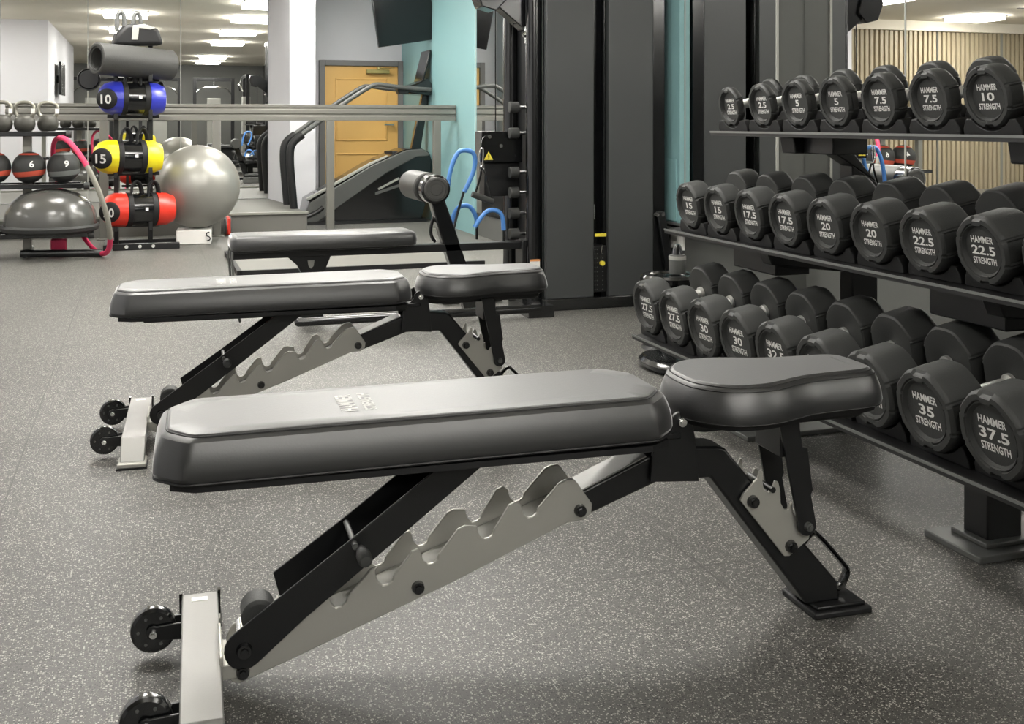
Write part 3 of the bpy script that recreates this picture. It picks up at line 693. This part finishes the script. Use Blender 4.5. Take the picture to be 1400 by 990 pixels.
# ================================================================= FAR BENCH (fixed rail with roller)
T = thing('rowing_bench', 'black flat pad bench on a long rail joined to the cable tower', 'bench', (1.2, 5.62, 0))
def rb(x, y, z): return (x-1.2, y-5.62, z)
bm = NB()
def po(s): return [(-.79-s, -.13+.02), (-.77, -.13-s), (.09, -.13-s), (.12+s, -.10), (.12+s, .10), (.09, .13+s), (-.77, .13+s), (-.79-s, .11)]
rings(bm, [[Vector((u, v, z)) for u, v in po(s)] for s, z in ((.004, .372), (.010, .378), (.012, .40), (.008, .425), (-.002, .438), (-.02, .443))]); obj('pad', bm, 'vinyl', T, ang=60)
bm = NB(); b2(bm, -.80, .77, -.035, .035, .322, .362); b2(bm, -.79, .08, -.12, .12, .362, .373); obj('rail', bm, 'frame', T, bevel=.004)
bm = NB(); prism(bm, [(-.52, .325), (-.30, .325), (-.335, .24), (-.34, 0), (-.46, 0), (-.44, .22), (-.47, .28)], -.03, .03, 'y'); lg = obj('pedestal', bm, 'frame', T, bevel=.003)
bm = NB(); prism(bm, [(-.42, .305), (-.385, .305), (-.39, .275), (-.403, .262), (-.415, .275)], -.0345, -.0335, 'y'); obj('cutout_badge', bm, 'light_plast', lg)
bm = NB(); tube(bm, [(-.79, -.10, .41), (-.80, -.12, .30), (-.755, -.12, .02), (-.755, .12, .02), (-.80, .12, .30), (-.79, .10, .41)], .006, 8, 1); obj('wire_leg', bm, 'grey_plast', T)
bm = NB(); prism(bm, [(.20, .66), (.27, .68), (.295, .60), (.36, .42), (.50, 0), (.41, 0), (.27, .42)], -.035, .035, 'y'); pst = obj('roller_post', bm, 'gloss', T, bevel=.006)
bm = NB(); cyl(bm, (.243, -.06, .652), (.243, .06, .652), .078, n=36); obj('roller_cap', bm, 'gloss', pst, bevel=.01)
bm = NB(); lathe(bm, [(.0, -.068), (.03, -.068), (.032, -.064), (.05, -.064), (.052, -.068), (.062, -.066), (.066, -.06), (0, -.06)], along('y', (.243, 0, .652)), 32); obj('roller_disc', bm, 'foam', pst)
bm = NB(); cyl(bm, (.23, .06, .655), (.23, .42, .655), .080, n=36); obj('foam_roller', bm, 'foam', T, bevel=.008)
bm = NB(); b2(bm, .72, .80, -.06, .06, 0, .37); obj('end_bracket', bm, 'frame', T, bevel=.003)
bm = NB(); tube(bm, [(.26, .02, .52), (.235, .02, .46), (.235, .02, .40), (.26, .02, .37)], .009, 8, 2); obj('hook', bm, 'gloss', T)
# blue pull bars in a holder
def blue(name, lb, pts, hold):
    t = thing(name, lb, 'handle', rb(0, 0, 0) if 0 else (1.2, 5.62, 0), group='blue gripped bars by the cable tower')
    bm = NB(); tube(bm, pts, .0125, 12, 2); obj('grip', bm, 'skyblue', t)
    bm = NB()
    for h in hold: tube(bm, h, .007, 8, 1)
    obj('stem', bm, 'frame', t)
    return t
blue('pull_bar', 'tall bent blue gripped bar beside the roller', [(.345, .1, .62), (.36, .1, .74), (.40, .1, .84), (.44, .1, .855), (.50, .1, .84), (.505, .1, .76), (.46, .1, .66), (.44, .1, .625)], [[(.44, .1, .63), (.40, .1, .50), (.36, .08, .36)]])
blue('pull_bar', 'short curved blue gripped bar, left of the lower two', [(.385, .16, .44), (.40, .16, .51), (.44, .16, .55), (.49, .16, .545), (.52, .16, .50), (.53, .16, .46)], [[(.53, .16, .47), (.53, .16, .36)], [(.387, .16, .45), (.38, .14, .36)]])
blue('pull_bar', 'short curved blue gripped bar, right of the lower two', [(.475, .02, .44), (.51, .02, .49), (.55, .02, .53), (.60, .02, .53), (.635, .02, .50), (.64, .02, .42)], [[(.64, .02, .43), (.64, .02, .36)]])
T = thing('spare_attachment', 'chrome clamp with a black foam grip lying by the tower foot', 'handle', (1.85, 5.9, 0))
bm = NB(); cyl(bm, (-.28, 0, .12), (-.06, 0, .13), .032, n=20); cyl(bm, (-.10, -.02, .13), (-.02, -.08, .13), .035, n=20); obj('grip', bm, 'rubber', T, bevel=.006)
bm = NB(); b2(bm, -.3, .05, -.06, .10, 0, .095); obj('cradle', bm, 'grey_plast', T, bevel=.01)

# low floor platform behind
T = thing('floor_platform', 'low light grey rubber platform on the floor behind the rail bench', 'platform', (1.3, 7.8, 0))
bm = NB(); b2(bm, -.70, .95, -.42, .75, .0, .03); obj('deck', bm, 'plinth', T, bevel=.004)
bm = NB(); b2(bm, -.71, .96, -.45, -.42, 0, .034); b2(bm, -.73, -.70, -.45, .75, 0, .034); obj('edge_strip', bm, 'rubber_dark', T)

# ================================================================= STAIR CLIMBER
T = thing('climber_machine', 'black stair climbing machine with long handrails before the yellow door', 'gym machine', (2.1, 11.05, 0))
def cl(x, z): return (x-2.1, z)
body = [(1.48, .02), (1.53, .24), (1.82, .40), (2.14, .585), (2.38, .69), (2.50, .735), (2.66, .742), (2.74, .70), (2.765, .62), (2.75, .37), (2.66, .02)]
bm = NB(); prism(bm, [cl(*p) for p in body], -.22, .30, 'y'); obj('body', bm, 'gloss', T, bevel=.012)
fair = [(1.46, .06), (1.53, .215), (2.14, .575), (2.50, .725), (2.66, .735), (2.735, .69), (2.72, .66), (2.60, .655), (2.30, .50), (1.80, .16), (1.60, .02), (1.48, .02)]
bm = NB(); prism(bm, [cl(*p) for p in fair], -.25, -.20, 'y'); obj('fairing', bm, 'grey_plast', T, bevel=.01)
bm = NB(); prism(bm, [cl(*p) for p in [(1.52, .24), (2.14, .58), (2.30, .655), (2.31, .675), (2.13, .60), (1.50, .255)]], -.24, -.16, 'y'); obj('tread_rail', bm, 'light_plast', T, bevel=.004)
bm = NB(); prism(bm, [cl(*p) for p in [(2.18, .28), (2.75, .46), (2.755, .49), (2.18, .305)]], -.245, -.22, 'y'); obj('trim_strip', bm, 'grey_plast', T)
bm = NB()
mt = Matrix.Translation((2.32-2.1, -.226, .39)) @ Euler((PI/2, -R(27), 0)).to_matrix().to_4x4()
b2(bm, -.12, .12, -.01, .012, 0, .002); bm.transform(mt); obj('logo_strip', bm, 'light_plast', T)
bm = NB()
for k in range(6):
    x = 1.62+.15*k; z = .34+.083*k
    b2(bm, x-2.1, x-2.1+.16, -.15, .24, z-.09, z-.045)
obj('step', bm, 'rubber_dark', T, bevel=.006)
bm = NB(); prism(bm, [cl(*p) for p in [(2.60, .70), (2.70, .70), (2.80, 1.30), (2.73, 1.32)]], 0, .09, 'y'); obj('mast', bm, 'gloss', T, bevel=.01)
bm = NB(); prism(bm, [cl(*p) for p in [(2.50, 1.36), (2.62, 1.40), (2.74, 1.46), (2.785, 1.40), (2.78, 1.28), (2.55, 1.30)]], -.16, .25, 'y'); cn = obj('console', bm, 'gloss', T, bevel=.015)
bm = NB(); prism(bm, [cl(*p) for p in [(2.68, 1.42), (2.70, 1.41), (2.785, 1.74), (2.765, 1.75)]], -.14, .22, 'y'); obj('display', bm, 'screen', cn, bevel=.006)
bm = NB(); prism(bm, [cl(*p) for p in [(2.41, 1.36), (2.55, 1.36), (2.53, 1.29), (2.43, 1.29)]], -.20, -.08, 'y'); obj('cup_holder', bm, 'frame', cn, bevel=.01)
for yy in (-.25, .30):
    bm = NB(); tube(bm, [(2.75-2.1, yy, 1.335), (2.42-2.1, yy, 1.355), (2.20-2.1, yy, 1.39), (2.13-2.1, yy, 1.365), (1.85-2.1, yy, 1.185), (1.47-2.1, yy, .895), (1.36-2.1, yy, .825), (1.325-2.1, yy, .725)], .022, 12, 2); obj('handrail', bm, 'grey_plast', T)
    bm = NB(); tube(bm, [(1.46-2.1, yy, .885), (1.35-2.1, yy, .80), (1.335-2.1, yy, .66), (1.36-2.1, yy, .35), (1.39-2.1, yy, .02)], .038, 12, 2, flat=(1.1, 1)); obj('padded_post', bm, 'rubber_dark', T)
bm = NB(); tube(bm, [(1.36-2.1, -.25, .03), (1.60-2.1, -.25, .12), (1.66-2.1, -.25, .17)], .022, 8, 1); tube(bm, [(1.36-2.1, .3, .03), (1.60-2.1, .3, .12)], .022, 8, 1); b2(bm, 1.34-2.1, 2.7-2.1, -.27, .32, 0, .03); obj('base_frame', bm, 'frame', T)

# wall television
T = thing('television', 'black flat television hung high in front of the teal corner', 'television', (2.46, 10.9, 2.10), (R(4), R(-9.5), R(4)))
bm = NB(); b2(bm, -.28, .34, -.02, .03, -.30, .26); obj('casing', bm, 'gloss', T, bevel=.006)
bm = NB(); b2(bm, -.27, .33, -.0215, -.02, -.29, .25); obj('screen', bm, 'screen', T)
bm = NB(); b2(bm, -.04, .04, .03, .16, -.05, .05); cyl(bm, (0, .14, .0), (0, .14, .40), .02); obj('mount', bm, 'frame', T)
# television on the pier, seen in the mirror
T = thing('television', 'black television on the white pier, seen edge-on in the back mirror', 'television', (-1.30, 5.6, 1.7))
bm = NB(); b2(bm, .02, .06, -.45, .45, -.26, .26); obj('casing', bm, 'gloss', T, bevel=.006)
bm = NB(); b2(bm, -.035, .02, -.06, .06, -.06, .06); obj('mount', bm, 'frame', T)

# ================================================================= BALL RACK (far left)
T = thing('ball_rack', 'low black three shelf rack for balls and kettlebells at far left', 'rack', (-.78, 8.9, 0))
def br(x, y, z): return (x+.78, y-8.9, z)
XL = -1.30
for z, xr in ((.935, -.555), (.550, -.43), (.185, -.40)):
    bm = NB(); b2(bm, XL+.78, xr+.78, -.16, -.12, z-.035, z); b2(bm, XL+.78, xr+.78, .12, .16, z-.035, z); b2(bm, xr+.78-.03, xr+.78, -.12, .12, z-.035, z)
    b2(bm, XL+.78, xr+.78, -.12, .12, z-.03, z-.022)
    sh = obj('shelf', bm, 'gloss', T, bevel=.004)
    bm = NB(); cyl(bm, (xr+.78, -.15, z-.02), (xr+.82, -.15, z-.02), .028, n=18); obj('end_cap', bm, 'rubber', sh)
bm = NB(); b2(bm, -.86+.78, -.80+.78, -.03, .03, 0, .92); obj('upright', bm, 'skirt', T, bevel=.004)
bm = NB(); b2(bm, -1.29+.78, -1.24+.78, -.03, .03, 0, .92); obj('upright', bm, 'skirt', T, bevel=.004)
bm = NB(); cyl(bm, br(-.86, 8.72, .045), br(-.30, 8.72, .03), .028, n=18); cyl(bm, br(-.83, 8.70, .04), br(-.83, 9.15, .04), .025, n=18); obj('base_tube', bm, 'frame', T)
# kettlebells
def kettlebell(x, y, z, lb, s=1.):
    t = thing('kettlebell', lb, 'kettlebell', (x, y, z), (0, 0, random.uniform(-.3, .3)), 'kettlebells on the ball rack')
    bm = NB(); lathe(bm, [(0, 0), (.045*s, 0), (.066*s, .02*s), (.074*s, .055*s), (.066*s, .09*s), (.045*s, .115*s), (.02, .122*s)], None, 28); obj('body', bm, 'iron', t)
    bm = NB(); tube(bm, [(-.045*s, 0, .10*s), (-.068*s, 0, .145*s), (-.058*s, 0, .20*s), (0, 0, .213*s), (.058*s, 0, .20*s), (.068*s, 0, .145*s), (.045*s, 0, .10*s)], .0135*s, 12, 2); h = obj('handle', bm, 'steel_handle', t)
    bm = NB(); b2(bm, .048*s, .074*s, -.0155, -.0135, .13*s, .165*s); obj('weight_tag', bm, 'white_label', h)
for x, y, lb in ((-1.0, 8.86, 'kettlebell cut by the left picture edge'), (-.845, 8.86, 'kettlebell with a tall handle, second from the picture edge'), (-.69, 8.92, 'kettlebell nearest the end of the top shelf')):
    kettlebell(x, y, .936, 'dark iron ' + lb, 1.03)
# medicine balls
def med_ball(x, y, z, num, band, lb):
    t = thing('medicine_ball', lb, 'ball', (x, y, z), group='medicine balls on the ball rack'); r = .118
    bm = NB(); sph(bm, (0, 0, 0), r, n=32); obj('shell', bm, 'rubber', t)
    bm = NB(); rr = []
    for a in range(-30, -6, 4): rr.append([Vector((math.cos(p)*math.cos(R(a+6*math.sin(p+1)))*(r+.001), math.sin(p)*math.cos(R(a+6*math.sin(p+1)))*(r+.001), math.sin(R(a+6*math.sin(p+1)))*(r+.001))) for p in [2*PI*k/32 for k in range(32)]])
    rings(bm, rr, cap=False); obj('stripe', bm, band, t)
    bm = NB(); rr = []
    for a in range(52, 66, 4): rr.append([Vector((math.cos(p)*math.cos(R(a))*(r+.001), math.sin(p)*math.cos(R(a))*(r+.001), math.sin(R(a))*(r+.001))) for p in [2*PI*k/32 for k in range(32)]])
    rings(bm, rr, cap=False); obj('stripe', bm, band, t)
    bm = NB(); d = Vector((.25, -1, .25)).normalized(); q = d.to_track_quat('Z', 'Y').to_matrix().to_4x4()
    add_text(bm, num, .034, .050, Matrix.Translation(d*(r+.002)) @ q); obj('number', bm, 'letter', t)
med_ball(-1.052, 8.86, .669, '4', 'stripe_red', 'black medicine ball with red bands marked 4, cut by the picture edge')
med_ball(-.815, 8.86, .669, '6', 'stripe_red', 'black medicine ball with red bands marked 6 in the middle')
med_ball(-.577, 8.86, .669, '9', 'stripe_grey', 'black medicine ball with grey bands marked 9 at the shelf end')
# bosu
T = thing('balance_dome', 'large grey half ball balance dome on the bottom shelf of the ball rack', 'balance trainer', (-.665, 8.84, .186))
bm = NB(); lathe(bm, [(0, .0), (.30, .0), (.335, .02), (.345, .045), (.335, .06), (.0, .06)], None, 48); obj('platform', bm, 'rubber', T)
bm = NB(); lathe(bm, [(.325, .055), (.325, .085), (.315, .15), (.275, .225), (.20, .285), (.10, .318), (0, .325)], None, 48); obj('dome', bm, 'bosu', T, ang=80)
T = thing('kit_roll', 'grey rolled item lying left of the balance dome', 'roll', (-1.13, 8.8, .186))
bm = NB(); cyl(bm, (-.08, 0, .05), (.12, 0, .05), .045, n=20); cyl(bm, (-.08, 0, .13), (.08, .05, .13), .04, n=20); tag_o = obj('roll', bm, 'grey_plast', T, bevel=.008)
T = thing('yoga_block', 'pink foam block on the floor under the ball rack', 'block', (-.62, 8.95, 0))
bm = NB(); b2(bm, -.05, .06, -.06, .06, 0, .125); obj('block', bm, 'pink', T, bevel=.008)
# hoop
T = thing('exercise_hoop', 'large pink and grey foam hoop leaning on the ball rack end', 'hoop', (-.45, 8.72, .46))
hu = Vector((-.31, 0, .95)).normalized(); hv = Vector((.35, -.93, 0)).normalized()
def hoop_pts(a0, a1, n=14): return [tuple((hu*math.cos(R(a0+(a1-a0)*i/n)) + hv*math.sin(R(a0+(a1-a0)*i/n)))*.455) for i in range(n+1)]
for a0, a1, m_ in ((0, 58, 'pink'), (58, 132, 'hoopgrey'), (132, 180, 'pink')):
    bm = NB(); tube(bm, hoop_pts(a0, a1), .019, 12, 1); obj('foam_segment', bm, m_, T)
bm = NB(); tube(bm, hoop_pts(180, 360, 30), .017, 12, 1); obj('foam_segment', bm, 'pink', T)

# ================================================================= POWER BAG STAND
T = thing('bag_stand', 'black vertical storage stand holding power bags and a rolled mat', 'rack', (-.09*.96, 9.7*.96, 0))
bm = NB()
for xx in (-.13, .13):
    b2(bm, xx-.018, xx+.018, .05, .09, 0, 1.72)
obj('post', bm, 'frame', T, bevel=.003)
for z in (.199, .616, 1.077, 1.375):
    bm = NB()
    for xx in (-.13, .13): b2(bm, xx-.015, xx+.015, -.17, .06, z-.05, z-.025); b2(bm, xx-.015, xx+.015, -.19, -.17, z-.05, z+.03)
    b2(bm, -.2, .2, .05, .08, z-.04, z-.01)
    obj('cradle_arm', bm, 'frame', T, bevel=.003)
bm = NB(); b2(bm, -.15, .35, -.20, -.15, .0, .05); b2(bm, -.22, -.17, -.25, .2, 0, .05); b2(bm, -.22, .35, .12, .17, 0, .05); obj('base_frame', bm, 'frame', T, bevel=.005)
bm = NB()
for x in (-.05, .05, .15): cyl(bm, (x, -.202, .028), (x, -.206, .028), .014, n=12)
obj('foot_bolt', bm, 'chrome', T)
def power_bag(x0, x1, z, r, col, num, lb):
    cx = (x0+x1)/2; L = (x1-x0)
    t = thing('power_bag', lb, 'bag', (cx*.96, 9.58*.96, 1+(z-1)*.96), (0, R(1), R(14)), 'power bags on the stand'); t.scale = (.96,)*3
    h = L/2
    bm = NB(); lathe(bm, [(0, -h*.38), (r*1.0, -h*.38), (r*1.02, 0), (r*1.0, h*.45), (0, h*.45)], along('x'), 28); obj('sleeve', bm, 'gloss', t, bevel=.004)
    bm = NB(); pr = [(0, -h), (r*.55, -h+.005), (r*.85, -h+.04), (r*1.02, -h+.10), (r*1.03, -h*.38), (0, -h*.38)]; lathe(bm, pr, along('x'), 40)
    for v in bm.verts:
        a = math.atan2(v.co.z, v.co.y); v.co.y *= 1+.02*math.sin(a*14); v.co.z *= 1+.02*math.sin(a*14)
    e = obj('end_cover', bm, col, t)
    bm = NB(); pr = [(0, h*.45), (r*1.03, h*.45), (r*1.0, h-.08), (r*.8, h-.02), (0, h)]; lathe(bm, pr, along('x'), 40); obj('end_cover', bm, col, t)
    # number disc facing the front-left
    d = Vector((-.62, -1, -.12)).normalized()
    p = Vector((-h+.10, 0, 0)) + d*(r*.86)
    q = d.to_track_quat('Z', 'Y').to_matrix().to_4x4()
    bm = NB(); lathe(bm, [(0, -.03), (r*.62, -.03), (r*.62, .004), (r*.5, .014), (0, .020)], Matrix.Translation(p) @ q, 28); dd = obj('number_disc', bm, 'rubber_dark', t)
    bm = NB(); add_text(bm, num, .085, .075, Matrix.Translation(p + d*.021) @ q); obj('number', bm, 'letter', dd)
    for xx in (-.03, h*.36):
        bm = NB(); tube(bm, [(xx-.05, -.06, r*.7), (xx-.045, -.05, r+.06), (xx-.01, -.03, r+.105), (xx+.035, -.02, r+.07), (xx+.05, -.01, r*.8)], .016, 10, 2, flat=(1.3, .7)); obj('strap_handle', bm, 'rubber_dark', t)
    for xx in (-h*.30, h*.36):
        bm = NB(); lathe(bm, [(r*1.03, -.02), (r*1.05, -.018), (r*1.05, .018), (r*1.03, .02)], along('x', (xx, 0, 0)), 28); obj('strap', bm, 'rubber_dark', t)
    bm = NB(); q = Vector((0, -1, .1)).to_track_quat('Z', 'Y').to_matrix().to_4x4(); b2(bm, -.012, .012, -.012, .012, 0, .002); bm.transform(Matrix.Translation((.03, -r*1.03, .01)) @ q); obj('logo_patch', bm, 'white_label', t)
power_bag(-.36, .17, 1.20, .135, 'blue', '10', 'power bag with blue ends marked 10, topmost of the three')
power_bag(-.40, .15, .72, .135, 'yellow', '15', 'power bag with yellow ends marked 15, middle of the three')
power_bag(-.34, .25, .285, .135, 'red', '20', 'power bag with red ends marked 20, lowest on the stand')
T = thing('exercise_mat', 'thick dark grey rolled mat lying across the top of the stand', 'mat', (-.08*.96, 9.52*.96, 1.48), (0, R(2.5), R(32))); T.scale = (.96,)*3
bm = NB(); lathe(bm, [(.085, -.34), (.118, -.345), (.128, -.34), (.130, 0), (.128, .33), (.118, .34), (.085, .335), (.083, 0), (.085, -.34)], along('x'), 40, False); obj('roll', bm, 'mat_roll', T)
bm = NB(); lathe(bm, [(.083, -.325), (.096, -.349), (.100, -.349), (.085, -.325)], along('x'), 40, False); obj('inner_layer', bm, 'rubber_dark', T)
T = thing('kit_bag', 'black and white kit bag with arched handles on top of the mat', 'bag', (-.06*.96, 9.62*.96, 1.605), (0, 0, R(10))); T.scale = (.96,)*3
bm = NB(); prism(bm, [(-.20, 0), (-.18, .09), (-.10, .18), (.06, .19), (.16, .15), (.20, .02)], -.09, .09, 'y'); obj('body', bm, 'rubber_dark', T, bevel=.03, seg=3)
bm = NB(); prism(bm, [(-.06, .05), (-.05, .17), (.04, .185), (.13, .155), (.09, .14), (.0, .15), (-.01, .05)], -.096, -.085, 'y'); obj('white_panel', bm, 'light_plast', T, bevel=.004)
for xx in (-.13, .0):
    bm = NB(); tube(bm, [(xx-.03, 0, .12), (xx-.03, 0, .25), (xx, 0, .29), (xx+.03, 0, .25), (xx+.03, 0, .12)], .019, 8, 2); obj('handle', bm, 'grey_plast', T)
T = thing('wall_plate', 'round black weight plate hung beside the stand', 'weight plate', (-.44*.96, 9.75*.96, 1.345)); 
bm = NB(); lathe(bm, [(.012, -.02), (.07, -.02), (.078, -.01), (.085, -.018), (.09, .0), (.085, .018), (.012, .018)], along('y'), 32); obj('plate', bm, 'rubber_dark', T)
bm = NB(); b2(bm, 0, .25, .01, .03, -.01, .01); obj('hanger', bm, 'frame', T)
# silver stability ball on its base
T = thing('stability_ball', 'big pearl silver stability ball resting on a white ring base', 'ball', (.42, 9.56, 0))
bm = NB(); sph(bm, (0, 0, .468), .346, n=56); obj('ball', bm, 'pball', T, ang=80)
T = thing('ball_stand', 'white square base block under the silver stability ball', 'stand', (.39, 9.50, 0))
bm = NB(); prism(bm, [(-.15, -.13), (.13, -.13), (.15, .13), (-.13, .13)], 0, .119, 'z'); obj('base', bm, 'white_label', T, bevel=.01)
bm = NB(); tube(bm, [(.115, -.142, .10), (.09, -.142, .095), (.09, -.142, .07), (.12, -.142, .06), (.12, -.142, .035), (.095, -.142, .03)], .005, 6, 2); obj('logo', bm, 'rubber_dark', T)
T = thing('weight_plate', 'small grey disc weight with a red band leaning by the plinth', 'weight plate', (.70, 10.08, .085))
bm = NB(); lathe(bm, [(0, -.03), (.07, -.03), (.083, -.02), (.083, .02), (.07, .03), (0, .03)], along('x'), 28); obj('disc', bm, 'grey_plast', T)
bm = NB(); lathe(bm, [(.0845, -.012), (.086, -.01), (.086, .01), (.0845, .012)], along('x'), 28); obj('band', bm, 'red', T)
bm = NB(); b2(bm, .0, .02, -.0862, -.084, -.07, .07); obj('red_stripe', bm, 'red', T)

# ================================================================= THINGS AT THE FAR END OF THE RACK
T = thing('weight_plate_stack', 'two black round plates stacked on a peg beyond the rack end', 'weight plate', (2.22, 4.42, 0))
bm = NB(); lathe(bm, [(0, 0), (.13, 0), (.12, .015), (.04, .02), (.03, .225), (0, .225)], None, 28); obj('peg_base', bm, 'frame', T)
for z in (.225, .28):
    bm = NB(); lathe(bm, [(0, z), (.118, z), (.13, z+.012), (.13, z+.034), (.118, z+.046), (.09, z+.046), (.085, z+.04), (0, z+.04)], None, 40); obj('plate', bm, 'gloss', T)
T = thing('spray_bottle', 'grey bottle with a dark cap standing on the plate stack', 'bottle', (2.265, 4.43, .325))
bm = NB(); lathe(bm, [(0, 0), (.036, 0), (.038, .01), (.038, .07), (.034, .085), (0, .087)], None, 24); obj('body', bm, 'grey_plast', T)
bm = NB(); lathe(bm, [(.037, .062), (.0395, .063), (.0395, .078), (.037, .079)], None, 24); obj('label_band', bm, 'light_plast', T)
bm = NB(); lathe(bm, [(0, .085), (.026, .085), (.02, .115), (.012, .13), (0, .131)], None, 20); obj('cap', bm, 'gloss', T)
bm = NB(); b2(bm, XR-.0, XR+.011, 5.41, 5.56, .30, .385); o = obj('notice', bm, 'white_label'); tag(o, 'small white paper notice on the grey dado below the pilaster', 'notice')
T = thing('balance_disc', 'glossy black rounded foot disc on the floor under the rack end', 'disc', (2.04, 4.02, 0))
bm = NB(); lathe(bm, [(0, 0), (.115, 0), (.135, .015), (.135, .03), (.12, .045), (.09, .05), (0, .05)], Matrix.Diagonal((.95, 1.5, 1, 1)), 40); obj('disc', bm, 'gloss', T)

# ================================================================= MACHINES BEHIND THE CAMERA, SEEN ONLY IN THE MIRRORS
def mirror_machine(x, y, rz, lb):
    t = thing('cable_machine', lb, 'gym machine', (x, y, 0), (0, 0, rz), 'machines reflected in the back mirror')
    for s in (-1, 1):
        bm = NB(); b2(bm, s*.45-.04, s*.45+.04, -.04, .04, 0, 2.1); obj('post', bm, 'frame', t, bevel=.005)
    bm = NB(); b2(bm, -.45, .45, -.03, .03, 2.02, 2.1); b2(bm, -.5, .5, -.25, .25, 0, .06); obj('cross_beam', bm, 'frame', t, bevel=.005)
    bm = NB(); b2(bm, -.16, .16, -.09, .09, .06, 1.6); obj('shroud', bm, 'light_plast', t, bevel=.01)
    bm = NB(); tube(bm, [(-.4, .1, 1.75), (-.3, .15, 1.85), (0, .18, 1.88), (.3, .15, 1.85), (.4, .1, 1.7)], .018, 8, 2); cyl(bm, (0, .15, 1.87), (0, .1, 2.05), .008); obj('pull_bar', bm, 'chrome', t)
    bm = NB(); b2(bm, -.18, .18, .25, .75, .42, .5); obj('seat', bm, 'vinyl', t, bevel=.02)
    bm = NB(); b2(bm, -.04, .04, .2, .7, .06, .42); b2(bm, -.25, .25, .68, .76, 0, .06); obj('seat_stem', bm, 'frame', t, bevel=.004)
mirror_machine(.35, -3.4, 0, 'tall grey cable machine reflected left in the back mirror')
mirror_machine(1.6, -3.2, 0, 'tall grey cable machine reflected beside the white column')
mirror_machine(-1.2, -3.6, 0, 'tall grey cable machine reflected behind the power bags')
mirror_machine(2.2, -1.2, PI/2, 'tall cable machine by the right wall reflected in the back mirror')
mirror_machine(-3.2, -3.6, 0, 'tall cable machine in the rear left corner of the room')
